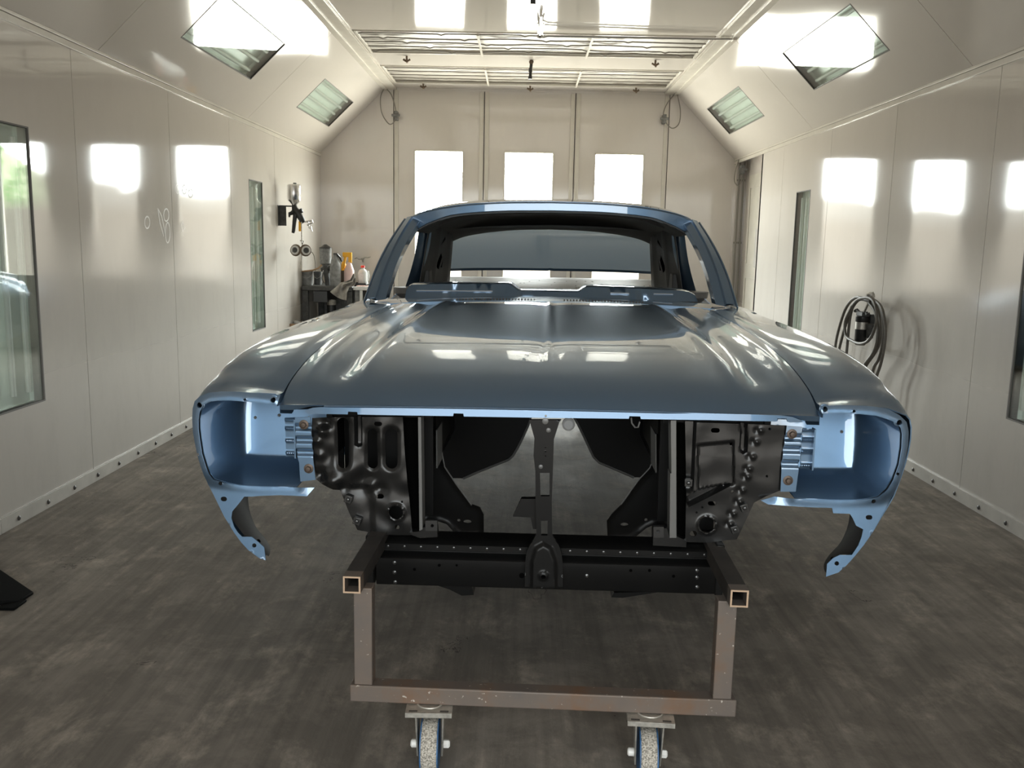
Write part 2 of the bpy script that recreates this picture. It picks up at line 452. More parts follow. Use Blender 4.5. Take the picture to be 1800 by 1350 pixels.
def empty(name, label=None, cat=None, loc=(0,0,0), rz=0, group=None):
    o = bpy.data.objects.new(name, None); COL.objects.link(o); o.empty_display_size = .1
    o.location = loc; o.rotation_euler = (0, 0, rz)
    return tag(o, label, cat, group)
def tag(o, label=None, cat=None, group=None, kind=None):
    if label: o['label'] = label
    if cat: o['category'] = cat
    if group: o['group'] = group
    if kind: o['kind'] = kind
    return o
def struct(o): o['kind'] = 'structure'; return o
def copy_tree(o, parent=None):
    c = o.copy(); COL.objects.link(c)
    c.parent = parent
    for ch in list(o.children): copy_tree(ch, c)
    return c
I3 = lambda a, b, c: Vector((a, b, c))

# ================================================================== THE ROOM
def side_T(x, sgn):                            # (y, z, depth outwards)
    return lambda a, b, c: Vector((x+sgn*c, a, b))
G = .0025
PAN = [YF, 0.9, 2.07, 3.235, 4.40, 5.575, 6.715, 7.915]
def rect(a0, a1, b0, b1): return [(a0, b0), (a1, b0), (a1, b1), (a0, b1)]
def wallpanels(name, x, sgn, spans, wins):
    mb = MB()
    for (y0, y1) in spans:
        cuts = [w for w in wins if w[0] > y0 and w[1] < y1+.01]
        T = side_T(x, sgn)
        def bx(a0, a1, b0, b1):
            if a1-a0 < .004: return
            X = sorted((x, x+sgn*.05)); mb.box((X[0], a0, b0), (X[1], a1, b1))
        mb.use('wall')
        if not cuts: bx(y0+G, y1-G, 0, ZW)
        else:
            w = cuts[0]
            bx(y0+G, w[0], 0, ZW); bx(w[1], y1-G, 0, ZW); bx(w[0], w[1], 0, w[2]); bx(w[0], w[1], w[3], ZW)
        if y1 > 8.5: continue
        mb.use('seam'); X = sorted((x+sgn*.012, x+sgn*.045)); mb.box((X[0], y1-G, 0), (X[1], y1+G, ZW))
    return struct(mb.build(name, None, smooth=False))
WZ0, WZ1 = .495, 1.71
LW = [(3.615, 3.985, WZ0, WZ1), (7.16, 7.53, WZ0, WZ1)]
RW = [(3.665, 4.045, WZ0, WZ1), (7.12, 7.48, WZ0, WZ1)]
lsp = list(zip(PAN, PAN[1:]))+[(7.915, YB)]
rsp = list(zip(PAN, PAN[1:]))+[(7.915, 8.635)]
wl = wallpanels('wall_left', XL, -1, lsp, LW)
wr = wallpanels('wall_right', XR, 1, rsp, RW)

# finger-drawn marks in the overspray of the left wall
mb = MB()
def wmark(pts, r=.0042):
    P = [on(px, py, 0, XL) for px, py in pts]; A = []; B = []
    for i, p in enumerate(P):
        t = P[min(i+1, len(P)-1)]-P[max(i-1, 0)]; n = Vector((0, -t.z, t.y)).normalized()*r
        A.append(Vector((XL+.0009, p.y+n.y, p.z+n.z))); B.append(Vector((XL+.0009, p.y-n.y, p.z-n.z)))
    mb.grid([A, B])
def ring(cx, cy, rx, ry, n=14): return [(cx+rx*math.cos(2*PI*i/n), cy+ry*math.sin(2*PI*i/n)) for i in range(n+1)]
wmark(ring(258.5, 391, 4.5, 10.5))
wmark([(277, 366), (281, 392), (288, 416), (289, 404), (284, 380), (277, 366)])
wmark(ring(292, 378, 4.5, 11)); wmark(ring(294.5, 409, 4, 18))
wmark(ring(312, 332, 3.5, 8)); wmark(ring(324, 333, 3.5, 8)); wmark(ring(335, 340, 4, 7))
wmark([(318, 397), (321, 390), (325, 400), (321, 407), (318, 397)])
mk = mb.build('wall_mark', 'mark', wl); tag(mk, 'pale loops drawn on the wall', kind='structure')

# sloped upper walls
def slope(name, xa, za, xb, zb, holes, end=YB):
    # strip from (xa,za) low edge to (xb,zb) high edge; local a = y, b = 0..1 up the slope
    up = Vector((xb-xa, 0, zb-za)); nrm = Vector((-(zb-za), 0, (xb-xa))).normalized()
    if nrm.z < 0: nrm = -nrm
    mb = MB()
    def quad(a0, a1, b0, b1):
        if a1-a0 < .004 or b1-b0 < .004: return
        P = [Vector((xa, a, za))+up*b for a, b in ((a0, b0), (a1, b0), (a1, b1), (a0, b1))]
        mb.hexa(P+[p+nrm*.05 for p in P])
    sp = [(YF, 2.2), (2.2, 4.66), (4.66, 7.13), (7.13, end)]
    for y0, y1 in sp:
        mb.use('ceil')
        w = [q for q in holes if q[0] > y0 and q[1] < y1]
        if w:
            w = w[0]; quad(y0+G, w[0], 0, 1); quad(w[1], y1-G, 0, 1); quad(w[0], w[1], 0, w[2]); quad(w[0], w[1], w[3], 1)
        else: quad(y0+G, y1-G, 0, 1)
        mb.use('seam')
        P = [Vector((xa, a, za))+up*b+nrm*.012 for a, b in ((y1-G, 0), (y1+G, 0), (y1+G, 1), (y1-G, 1))]
        mb.hexa(P+[p+nrm*.03 for p in P])
    struct(mb.build(name, None, smooth=False)); return up, nrm
SLH = [(2.85, 4.15, .30, .66), (5.25, 6.56, .30, .66), (7.86, 9.15, .30, .655)]
upL, nL = slope('wall_upper_left', XL, ZW, CXL, ZC, SLH)
upR, nR = slope('wall_upper_right', XR, ZW, CXR, ZC, SLH)
# corner trims along both slopes and at the ceiling edge
mb = MB()
for x, s in ((XL, 1), (XR, -1)):
    a, b = sorted((x, x+s*.012)); mb.box((a, YF, ZW-.035), (b, YB, ZW-.004))
mb.box((XL, YF, ZW-.003), (XL+.018, YB, ZW+.012)); mb.box((XR-.018, YF, ZW-.003), (XR, YB, ZW+.012))
struct(mb.build('trim_1', 'trim', bevel=.002))
mb = MB()
for x, s in ((CXL, 1), (CXR, -1)):
    mb.box(*[tuple(q) for q in ((min(x, x+s*.11), YF, ZC-.022), (max(x, x+s*.11), YB, ZC-.001))])
    mb.box(*[tuple(q) for q in ((min(x-s*.03, x+s*.02), YF, ZC-.034), (max(x-s*.03, x+s*.02), YB, ZC-.02))])
struct(mb.build('trim_2', 'trim', bevel=.003))

# floor, ceiling
mb = MB(); mb.box((XL-.1, YF-2.2, -.1), (XR+.6, YB+.1, 0)); struct(mb.build('floor', 'floor', smooth=False))
mb = MB()
FY = [(7.13, 7.97), (8.50, 9.42)]
for y0, y1 in ((YF, 1.2), (1.2, 3.2), (3.2, 5.2), (5.2, 7.125), (7.98, 8.49), (9.43, YB)):
    mb.use('ceil').box((CXL, y0+.001, ZC), (CXR, y1-.001, ZC+.05))
mb.use('ceil').box((CXL, 7.1, ZC+.05), (CXR, YB, ZC+.10))
for y0, y1 in FY:
    mb.box((CXL, y0, ZC), (CXL+.12, y1, ZC+.05)); mb.box((CXR-.12, y0, ZC), (CXR, y1, ZC+.05))
struct(mb.build('ceiling', None, smooth=False))

# back wall with three glazed doors
DX = [(-1.383, -.424), (-.424, .537), (.537, 1.525)]
WX = [(-1.153, -.651), (-.197, .311), (.766, 1.270)]
DZ1 = 2.82; BZ0, BZ1 = .80, 2.20
mb = MB().use('door')
def gable(x):                                  # underside height of the envelope at x
    if x < CXL: return ZW+(x-XL)/(CXL-XL)*(ZC-ZW)
    if x > CXR: return ZW+(XR-x)/(XR-CXR)*(ZC-ZW)
    return ZC
Tb = lambda a, b, c: Vector((a, YB+c, b))
mb.prism([(XL-.05, 0), (DX[0][0]-.004, 0), (DX[0][0]-.004, gable(DX[0][0])+.05), (CXL, ZC+.05), (XL-.05, ZW)], .05, Tb)
mb.prism([(DX[2][1]+.004, 0), (XR+.75, 0), (XR+.75, ZW), (XR, ZW+.02), (CXR, ZC+.05), (DX[2][1]+.004, ZC+.05)], .05, Tb)
mb.box((DX[0][0], YB, DZ1), (DX[2][1], YB+.05, ZC+.05))
struct(mb.build('wall_back', None, smooth=False))
for i, ((x0, x1), (w0, w1)) in enumerate(zip(DX, WX)):
    mb = MB(); y = YB+.004
    for a in ((x0+.004, .01, w0, DZ1), (w1, .01, x1-.004, DZ1), (w0, .01, w1, BZ0), (w0, BZ1, w1, DZ1)):
        mb.box((a[0], y, a[1]), (a[2], y+.045, a[3]))
    d = struct(mb.build('door_%d' % (i+1), 'door', smooth=False))
    mb = MB()
    for xx in (x0-.012, x1-.012): mb.box((xx, y+.046, 0), (xx+.024, y+.052, DZ1+.03))
    mb.build('door_backing', 'seam', d, smooth=False)
    mb = MB()
    for xx in (x0+.012, x1-.05):
        mb.box((xx, y-.012, .01), (xx+.038, y+.002, DZ1-.01))
    mb.build('door_edge_channel', 'trim', d, bevel=.002)
    mb = MB()
    for q in ((w0-.012, BZ0-.012, w0, BZ1+.012), (w1, BZ0-.012, w1+.012, BZ1+.012), (w0, BZ0-.012, w1, BZ0), (w0, BZ1, w1, BZ1+.012)):
        mb.box((q[0], y-.006, q[1]), (q[2], y+.05, q[3]))
    w = struct(mb.build('window_%d' % (i+1), 'trim', bevel=.002))
    mb = MB(); mb.box((w0, y+.02, BZ0), (w1, y+.026, BZ1)); p = mb.build('pane', 'pane', w, smooth=False)

# right rear alcove with a plain door
mb = MB().use('door')
AY0, AY1, AD = 8.64, 9.62, .10
mb.box((XR+AD, AY0-.02, 0), (XR+AD+.05, AY1+.1, ZW)); mb.box((XR, AY1, 0), (XR+AD, AY1+.08, ZW))
mb.box((XR, AY0-.05, 0), (XR+AD, AY0, ZW)); mb.box((XR-.001, AY0-.05, ZW-.002), (XR+AD+.05, AY1+.1, ZW+.04))
struct(mb.build('wall_alcove', None, smooth=False))
mb = MB(); mb.box((XR+AD-.03, AY0+.06, .02), (XR+AD-.002, AY1-.28, 1.98))
for z0, z1 in ((.12, .95), (1.08, 1.86)):
    for q in ((AY0+.12, z0, AY0+.13, z1), (AY1-.36, z0, AY1-.35, z1), (AY0+.12, z0, AY1-.35, z0+.01), (AY0+.12, z1-.01, AY1-.35, z1)):
        mb.box((XR+AD-.036, q[0], q[1]), (XR+AD-.029, q[2], q[3]))
d4 = struct(mb.build('door_4', simple('beige_door', (.42, .39, .33), .45, var=.1), smooth=False))
a = on(1332, 402, 0, XR+.05); b_ = on(1324, 470, 0, XR+.05)
mb = MB(); mb.box((XR+.035, 8.70, b_.z), (XR+AD-.03, 8.86, a.z)); mb.build('latch_box', simple('latch_grey', (.30, .28, .25), .5), d4, bevel=.006)

# skirting rails with bolts
def skirt(name, x, s, y0, y1):
    mb = MB().use('skirt')
    a, b = sorted((x, x+s*.012)); yy = y0
    while yy < y1-.01:
        ye = min(yy+2.43, y1); mb.box((a, yy+.002, .001), (b, ye-.002, .062)); yy = ye
    mb.box((a, y0, .062), (min(b, a+.006) if s > 0 else b, y1, .066))
    mb.use('bolt_dark'); y = y0+.13
    while y < y1:
        mb.lathe([(.011, 0), (.011, .003), (.007, .006), (.0, .007)], (x+s*.012, y, .03), (s, 0, 0), 8); y += .243
    return struct(mb.build(name, None))
skirt('baseboard_left', XL, 1, YF, YB); skirt('baseboard_right', XR, -1, YF, 8.59)
mb = MB(); mb.box((XL+.02, YB-.012, .001), (XR+.05, YB-.001, .062)); struct(mb.build('baseboard_back', 'skirt'))

# front end behind the photographer: returns and header around the wide open doorway
mb = MB()
mb.box((XL-.05, YF-.05, 0), (-1.55, YF, ZC+.05)); mb.box((1.65, YF-.05, 0), (XR+.05, YF, ZC+.05)); mb.box((-1.55, YF-.05, 2.45), (1.65, YF, ZC+.05))
struct(mb.build('wall_front', 'wall', smooth=False))

# ------------------------------------------------------------------ light fixtures (unlit tubes behind glass)
def fixture(name, label, P0, ey, eu, n, Ly, Lu, tubes, group):
    """P0 low near corner, ey along the booth, eu up the opening, n outwards"""
    P = lambda a, b, c: P0+ey*a+eu*b+n*c
    root = empty(name, label, 'light', P(Ly/2, Lu/2, .03), 0, group)
    Q = lambda a, b, c: P(a, b, c)-Vector(root.location)
    def bx(mb, a0, a1, b0, b1, c0, c1):
        mb.hexa([Q(a0, b0, c0), Q(a1, b0, c0), Q(a1, b1, c0), Q(a0, b1, c0), Q(a0, b0, c1), Q(a1, b0, c1), Q(a1, b1, c1), Q(a0, b1, c1)])
    mb = MB(); bx(mb, 0, Ly, 0, Lu, .07, .075)
    bx(mb, -.004, 0, 0, Lu, .006, .075); bx(mb, Ly, Ly+.004, 0, Lu, .006, .075); bx(mb, 0, Ly, -.004, 0, .006, .075); bx(mb, 0, Ly, Lu, Lu+.004, .006, .075)
    mb.build('housing', 'glassgreen', root, smooth=False)
    mb = MB()
    f = .007
    for q in ((0, Ly, 0, f), (0, Ly, Lu-f, Lu), (0, f, f, Lu-f), (Ly-f, Ly, f, Lu-f)): bx(mb, *q, -.002, .008)
    mb.build('frame', 'seam', root, smooth=False)
    mb = MB(); bx(mb, f, Ly-f, f, Lu-f, .004, .008); mb.build('pane', 'lightpane', root, smooth=False)
    for k in range(tubes):
        mb = MB()
        if Ly > Lu:
            b = Lu*(k+.5)/tubes; mb.tube([Q(.05, b, .038), Q(Ly-.05, b, .038)], .013, 10)
        else:
            a = Ly*(k+.5)/tubes; mb.tube([Q(a, .05, .038), Q(a, Lu-.05, .038)], .013, 10)
        mb.build('fluorescent_tube', 'tube', root)
    return root
Y3 = Vector((0, 1, 0)); Z3 = Vector((0, 0, 1))
for (h, nm) in zip(SLH, ('nearest the open end', 'partly hidden by glare', 'beside the ceiling filter, near the end wall')):
    if h[0] < 3: continue
    fixture('light_fixture', 'square unlit glass light panel in left slope, '+nm, Vector((XL, h[0], ZW))+upL*h[2], Y3, upL.normalized(), nL, h[1]-h[0], upL.length*(h[3]-h[2]), 4, 'glazed light panels in the sloped upper walls')
    fixture('light_fixture', 'square unlit glass light panel in right slope, '+nm, Vector((XR, h[0], ZW))+upR*h[2], Y3, upR.normalized(), nR, h[1]-h[0], upR.length*(h[3]-h[2]), 4, 'glazed light panels in the sloped upper walls')
for x, s, W, side in ((XL, -1, LW, 'left'), (XR, 1, RW, 'right')):
    for w, nm in zip(W, ('cut by the edge of the photo', 'standing further down the wall')):
        fixture('light_fixture', 'tall narrow glass light panel in %s wall, %s' % (side, nm), Vector((x, w[0], w[2])), Y3, Z3, Vector((s, 0, 0)), w[1]-w[0], w[3]-w[2], 3, 'tall glazed light panels in the side walls')
# blanking covers over the near, out of frame slope openings
mb = MB()
for xa, up, n in ((XL, upL, nL), (XR, upR, nR)):
    h = SLH[0]; P = [Vector((xa, a, ZW))+up*b+n*.03 for a, b in ((h[0], h[2]), (h[1], h[2]), (h[1], h[3]), (h[0], h[3]))]
    mb.hexa(P+[p+n*.02 for p in P])
struct(mb.build('trim_3', 'ceil', smooth=False))

# ------------------------------------------------------------------ ceiling filter banks
def filterbank(y0, y1, label, sag):
    root = empty('ceiling_filter', label, 'filter', ((CXL+CXR)/2, (y0+y1)/2, ZC), 0, 'louvred filter banks in the ceiling')
    ox, oy = root.location.x, root.location.y
    a, b = CXL+.13, CXR-.13
    mb = MB(); rows = []
    nx, ny = 60, 14
    for j in range(ny+1):
        rows.append([Vector((a+(b-a)*i/nx-ox, y0+.02+(y1-y0-.04)*j/ny-oy, .030-.012*abs(math.sin(j*PI/2.8))+.008*noise.noise(Vector((i*.4, j*.8, y0))))) for i in range(nx+1)])
    mb.grid(rows); mb.build('filter_cloth', 'filter', root, angle=80)
    mb = MB()
    mb.box((a-ox, y0+.004-oy, -.006), (b-ox, y0+.024-oy, .012)); mb.box((a-ox, y1-.024-oy, -.006), (b-ox, y1-.004-oy, .012))
    mb.box((a-ox, y0+.024-oy, -.006), (a+.02-ox, y1-.024-oy, .012)); mb.box((b-.02-ox, y0+.024-oy, -.006), (b-ox, y1-.024-oy, .012))
    mb.build('frame', 'trim', root, bevel=.002)
    for t in (.345, .665):
        x = a+(b-a)*t; mb = MB(); mb.box((x-.009-ox, y0+.024-oy, -.022), (x+.009-ox, y1-.024-oy, -.004)); mb.build('divider', 'trim', root, bevel=.002)
    for k in range(5):
        y = y0+.09+(y1-y0-.18)*k/4; mb = MB(); pts = []
        for i in range(81):
            x = a+.02+(b-a-.04)*i/80
            dz = sag*.012*(noise.noise(Vector((x*2.3, k*3.1, y0)))); cl = .006*sag if (i*7+k*3) % 19 == 0 else 0
            pts.append(Vector((x-ox, y-oy+dz*1.4, .002+dz-cl)))
        mb.tube(pts, .0055, 6); mb.build('support_rod', 'cable', root)
    return root
filterbank(7.14, 7.96, 'ceiling filter bank with wavy support rods, next to the sprayer arm', 1.6)
filterbank(8.51, 9.41, 'ceiling filter bank with straight dark rods next to end wall', .25)
WORLD_VALUES = (62., 14., 3.2)
BACK = (6.4, 2.6)

# ================================================================== THE CAR BODY
car = empty('car_body', 'blue stripped two-door car body shell resting on a steel dolly', 'car', CO, -TH)
car.rotation_euler = (0, -RO, -TH)
TV = lambda v: (lambda a, b, c: Vector((a, v+c, b)))
def PX(pts, v, s=None):
    out = []
    for x, y in pts:
        u, z = cq(x, y, v)
        out.append((abs(u)*s if s else u, z))
    return out

ZG = smooth_tab([(-.02, .835), (.04, .860), (.135, .893), (.275, .927), (.48, .957), (.705, .978), (.9, .990), (1.26, 1.006), (1.6, 1.01)])
ZCN = smooth_tab([(-.03, .846), (.0, .870), (.05, .893), (.13, .918), (.27, .945), (.48, .970), (.7, .990), (.93, 1.007), (1.26, 1.026), (1.6, 1.03)])
UG = smooth_tab([(-.05, .687), (0, .686), (.135, .683), (.29, .675), (.48, .664), (.705, .650), (.9, .640), (1.26, .620)])+[(1.29, .635), (1.34, .70), (1.6, .72)]

# ---- hood
def hood_z(u, v):
    ug = interp(UG, v)-.006
    a = abs(u)/ug
    zc = interp(ZCN, v); zg = interp(ZG, v)
    # nearly flat centre, falling to the sides
    k = a**2.6
    z = zc+(zg-zc)*k
    fade = sstep((v-.02)/.16)
    ul = .50-.07*v                              # character line
    d = abs(u)-ul
    z -= fade*.010*math.exp(-((d-.055)/.040)**2)
    z += fade*.005*math.exp(-(d/.022)**2)
    ed = abs(u)-(ug-.035)
    z += fade*.003*math.exp(-(ed/.014)**2)
    # centre crease
    cf = sstep((v-.10)/.25)
    z += cf*.0045*math.exp(-(u/.011)**2)-cf*.0035*math.exp(-(u/.05)**2)
    return z
def hood_v(u, v0):
    # nose leans forward in the middle; the corners sit a little back
    a = abs(u)/.68
    return v0+(.03*a**3.)*(1-sstep((v0+.03)/.12))
us_ = []
n = 150
for i in range(n+1):
    t = -1+2*i/n; us_.append(math.copysign(abs(t)**.92, t))
vs_ = [-.03, -.024, -.015, 0, .02, .04, .065, .09, .12, .15, .19, .21, .23, .255, .28, .31, .34, .37, .40]+[.43+.03*i for i in range(27)]+[1.235, 1.255, 1.27]
rows = []
for v in vs_:
    ug = interp(UG, max(v, 0))-.006
    if v > 1.24: ug = .614
    rr = []
    for t in us_:
        u = t*ug; vv = hood_v(u, v)
        rear = .02*(1-abs(t)**2)*sstep((v-1.0)/.27)
        rr.append(Vector((u, vv+rear, hood_z(u, v))))
    rows.append(rr)
mb = MB(); mb.grid(rows)
# returned edges
low = []
for p in rows[0]:
    a = abs(p.x)/.68
    low.append(Vector((p.x, p.y+.004, p.z-.004-.010*sstep((a-.86)/.1))))
mb.grid([rows[0], low])
for side in (0, -1):
    a = [r[side] for r in rows]; mb.grid([a, [p+Vector((0, 0, -.022)) for p in a]])
    b = [p+Vector((-.03 if side == -1 else .03, 0, -.022)) for p in a]; mb.grid([[p+Vector((0, 0, -.022)) for p in a], b])
a = rows[-1]; mb.grid([a, [p+Vector((0, 0, -.02)) for p in a]])
mb.tube([p+Vector((0, -.001, -.003)) for p in rows[0][14:-14]], .0028, 6)
hood = mb.build('hood', 'blue', car, angle=50)
# underside panel
mb = MB(); mb.grid([[p+Vector((0, .012 if i == 0 else 0, -.016)) for p in r[3:-3:3]] for i, r in enumerate(rows[1:-1])])
mb.build('hood_inner_panel', 'black', hood, angle=60)
# bright front flange with its notches
def lip():
    top = [(536, 725), (541, 721.5), (550, 718.5), (566, 717), (700, 717.5), (962, 720.5), (1200, 725.5), (1320, 729), (1375, 731.5), (1400, 735), (1414, 741)]
    bot = [(1419, 744.5), (1395, 744.5), (1390, 743), (1389, 738), (1372, 737), (1371, 742), (1250, 738.5), (1130, 736.6), (1129, 732), (1110, 731.6), (1109, 736), (965, 734.4), (819, 732), (818, 727), (801, 726.5), (800, 731.4), (632, 729), (631, 724.5), (615, 724), (614, 728.8), (560, 728.6), (545, 730)]
    return PX(top+bot, -.03)
mb = MB(); mb.sheet(lip(), [circ(cq(963, 731, -.03), .003, 8)], TV(-.031), h=lambda a, b: .08*(b-.828)+.018*abs(a/.62)**6*.9, step=.01, thick=.006)
mb.build('hood_front_flange', 'blue', hood, angle=30)
# small paint nibs catching the light and cowl ends are left to the paint texture

# ---- fenders
US = smooth_tab([(0, .898), (.145, .897), (.33, .888), (.5, .879), (.75, .868), (1., .855), (1.3, .840), (1.6, .828)])
ZS = smooth_tab([(0, .842), (.06, .868), (.145, .888), (.21, .909), (.33, .932), (.5, .950), (.75, .965), (1., .974), (1.3, .980), (1.6, .984)])
U0 = smooth_tab([(.42, .725), (.435, .737), (.454, .766), (.497, .804), (.54, .831), (.597, .858), (.62, .872), (.678, .889), (.722, .899), (.762, .905), (.80, .906), (.84, .902), (.9, .895)])
U1 = smooth_tab([(.38, .835), (.5, .875), (.6, .903), (.7, .920), (.78, .926), (.84, .922), (.9, .905)])
ZB = [(0, .428), (.13, .435), (.2, .46), (.27, .505), (.33, .57), (.4, .65), (.5, .71), (.62, .745), (.75, .755), (.88, .745), (1.0, .71), (1.1, .65), (1.17, .57), (1.22, .42), (1.26, .40), (1.6, .40)]
def fsec(v, inner=False):
    ug, us = interp(UG, v), interp(US, v); zg, zs = interp(ZG, v), interp(ZS, v)
    if v < .05: zg = .862
    P = [(ug, zg-.03), (ug, zg-.003), (ug+.004, zg), (ug+(us-ug)*.25, zg+(zs-zg)*.2+.006), (ug+(us-ug)*.5, zg+(zs-zg)*.42+.010), (ug+(us-ug)*.75, zg+(zs-zg)*.68+.009),
         (us-.025, zs+.006), (us-.008, zs), (us+.002, zs-.010)]
    w = sstep(v/.3); zt = zs-.03; zb = interp(ZB, v)
    for k in range(14):
        z = zt+(zb-zt)*k/13
        u = interp(U0, z)*(1-w)+interp(U1, z)*w
        cap = us+.004+.03*sstep((zs-z)/.12)
        P.append((min(u, cap), z))
    return P
for s in (-1, 1):
    mb = MB(); vs = [0, .01, .02, .03, .045, .06, .08]+[.10+.02*i for i in range(12)]+[.35+.035*i for i in range(26)]+[1.26, 1.28, 1.3, 1.33, 1.36, 1.44]
    secs = [[Vector((s*u, v, z)) for u, z in fsec(v)] for v in vs]
    mb.grid(secs)
    f = mb.build('front_fender', 'blue', car, angle=48)
    so = f.modifiers.new('thick', 'SOLIDIFY'); so.thickness = .003; so.offset = 0
    mb = MB(); secs = [[Vector((s*(u-.008), v+.004, z)) for u, z in fsec(v)[9:]] for v in vs[:-1]]
    mb.grid(secs); mb.build('fender_liner', 'inner', f, angle=60)
    # front face with its horn, traced once on the plane of the opening
    if s < 0:
        outer = [(497, 694), (460, 691), (425, 688), (396, 687.5), (373, 689.5), (356, 696), (346, 705), (343, 718), (343, 734.5), (344, 758), (349, 784), (356, 813), (369, 851), (382, 874), (399, 905), (418, 933), (431, 949), (444, 962), (463, 975), (474.5, 978.6)]
        horn = [(473.4, 971.5), (471, 957), (461.5, 949), (448.5, 939.5), (432, 939.5), (424, 932), (417, 922), (412, 908), (413, 897), (424, 884), (433, 872)]
        low = [(446, 872), (460, 870.8), (496, 869.6), (543, 871.5), (555, 857.5)]
        inner = [(524, 856.5), (490, 856), (462.7, 855.4), (440, 854.4), (424.8, 853), (408, 850), (394, 846), (380, 842), (373, 832), (368, 820), (361, 797), (357, 770), (355, 752), (355, 736), (358, 722), (364, 711), (375, 704.5), (390, 703), (408, 702.5), (440, 704.5), (463, 707), (493.5, 709.6)]
        holes = [(357, 711, 5), (437, 701.5, 2.6), (486, 702, 4.6), (354.5, 797, 2.6), (391.5, 849, 3.6), (453.7, 954, 4)]
        slots = [slot(*(lambda p, q: (p[0], q[0], q[1], p[1]))(cq(392, 872, 0), cq(403, 880, 0))), None]
    else:
        outer = [(1443, 712), (1480, 711.5), (1510, 712), (1540, 714), (1565, 719), (1583, 729), (1596, 741), (1599, 757), (1598, 780), (1590, 820), (1583, 844), (1575, 864), (1566, 882), (1552, 903), (1535, 930), (1518, 953), (1500, 973), (1484, 989), (1470, 1000), (1448, 1007)]
        horn = [(1450, 995), (1451, 986), (1462, 976), (1474, 971), (1495, 971), (1507, 955), (1514, 940), (1517, 928), (1505, 922), (1500, 910), (1495, 902)]
        low = [(1466, 901), (1464, 892), (1428, 891), (1400, 889.5), (1352, 886), (1340, 880), (1365, 874)]
        inner = [(1400, 876), (1440, 877.5), (1470, 879), (1500, 879), (1525, 877), (1545, 872), (1560, 858), (1570, 842), (1580, 815), (1585, 785), (1586, 762), (1583, 750), (1577, 742), (1560, 735), (1540, 729), (1510, 726), (1480, 724.5), (1446, 725)]
        holes = [(1581.5, 741, 4.6), (1502, 721.5, 2.6), (1451.5, 718, 4.6), (1578, 831, 2.6), (1537, 880.5, 3.8), (1468, 985, 4)]
        slots = [slot(*(lambda p, q: (p[0], q[0], q[1], p[1]))(cq(1523, 904, 0), cq(1534, 912, 0))), None]
    o2 = PX(outer+horn+low+inner, 0)
    hl = [circ(cq(x, y, 0), r*.00142, 14) for x, y, r in holes]+[slots[0]]
    ip = PX(inner, 0)
    def fh(a, b, ip=ip):
        d = min(segd(a, b, ip[i], ip[i+1]) for i in range(len(ip)-1))
        w = sstep((b-.60)/.05)
        return (1-w)*.13*(b-.62)+ .005*math.exp(-(d/.005)**2)+w*(.62*min(d, .05)-.016)
    mb = MB(); mb.sheet(o2, hl, TV(-.002), h=fh, step=.007, thick=.003)
    # raised seats round the two outer bolt holes
    for k in (0, 2):
        u, z = cq(holes[k][0], holes[k][1], 0); mb.tube([(u+.010*math.cos(a), -.004, z+.010*math.sin(a)) for a in [2*PI*i/20 for i in range(20)]], .003, 8, closed=True)
    fc = mb.build('headlight_surround', 'blue', f, angle=30)
    for k, (x, y, r) in enumerate(holes):
        mb = MB(); u, z = cq(x, y, 0); mb.lathe([(r*.00142, 0), (r*.00142, .001)], (u, .010, z), (0, 1, 0), 12)
        mb.build('bolt_hole', 'void', fc)
    # headlight bucket: deep pressed pocket behind the surround
    ctrl = PX(inner, 0)
    bl = []
    U_, Z_ = [abs(p[0]) for p in ctrl], [p[1] for p in ctrl]
    for u, z in zip(U_, Z_):
        bl.append((min(max(u, .54), .828), min(max(z, .664), .842)))
    R = []
    for j in range(17):
        t = j/16*PI/2; w = (1-math.cos(t)); v = .20*math.sin(t)
        w = w**1.05
        R.append([Vector((s*(u*(1-w)+bu*w), v*(1+.9*(bz-.765)), z*(1-w)+bz*w)) for (u, z), (bu, bz) in zip(zip(U_, Z_), bl)])
    # shift the flat so its rim blends
    mb = MB(); mb.grid(R)
    c = Vector((s*.66, .2005, .765)); last = R[-1]
    mb.grid([last]+[[c+(p-c)*q+Vector((0, .0015*(1-q*q), 0)) for p in last] for q in (.85, .7, .5, .3, .02)])
    # closing strip towards the radiator panel
    a, b = last[0], last[-1]
    mb.grid([[a, c+Vector((0, 0, .0)), b], [Vector((s*.50, a.y, a.z)), Vector((s*.50, .2, .765)), Vector((s*.50, b.y, b.z))]])
    bk = mb.build('headlight_bucket', 'blue', f, angle=60)
    so = bk.modifiers.new('thick', 'SOLIDIFY'); so.thickness = .002; so.offset = 0
    for (x, y) in ([(450, 735), (445, 776), (492, 731)] if s < 0 else [(1484, 760), (1487, 802)]):
        u, z = cq(x, y, .19); mb = MB(); mb.lathe([(.0045, 0), (.004, -.004), (.0015, -.010), (0, -.011)], (u, .199, z), (0, 1, 0), 10); mb.build('stud', 'zinc', bk)
    # bolted bracket on the inner side
    if s < 0:
        o = [(520, 735.5), (547, 734), (549, 765), (551, 800), (556, 845), (529, 848), (527, 815), (522, 796)]
        wing = [(502, 736), (521, 735), (523, 802), (504, 804)]; bolts = [(536, 747.5), (544, 825)]; rg = [762, 783, 803, 808]
    else:
        o = [(1388, 750), (1415, 752), (1413, 790), (1408, 830), (1403, 866), (1376, 866), (1379, 815), (1384, 780)]
        wing = [(1416, 753), (1436, 756), (1434, 824), (1411, 825)]; bolts = [(1397, 764), (1389.5, 846)]; rg = [790, 794, 819, 824]
    oo = PX(o, .0)
    zr = [cq(o[0][0], y, 0)[1] for y in ((757, 779, 801) if s < 0 else (776, 797, 822))]
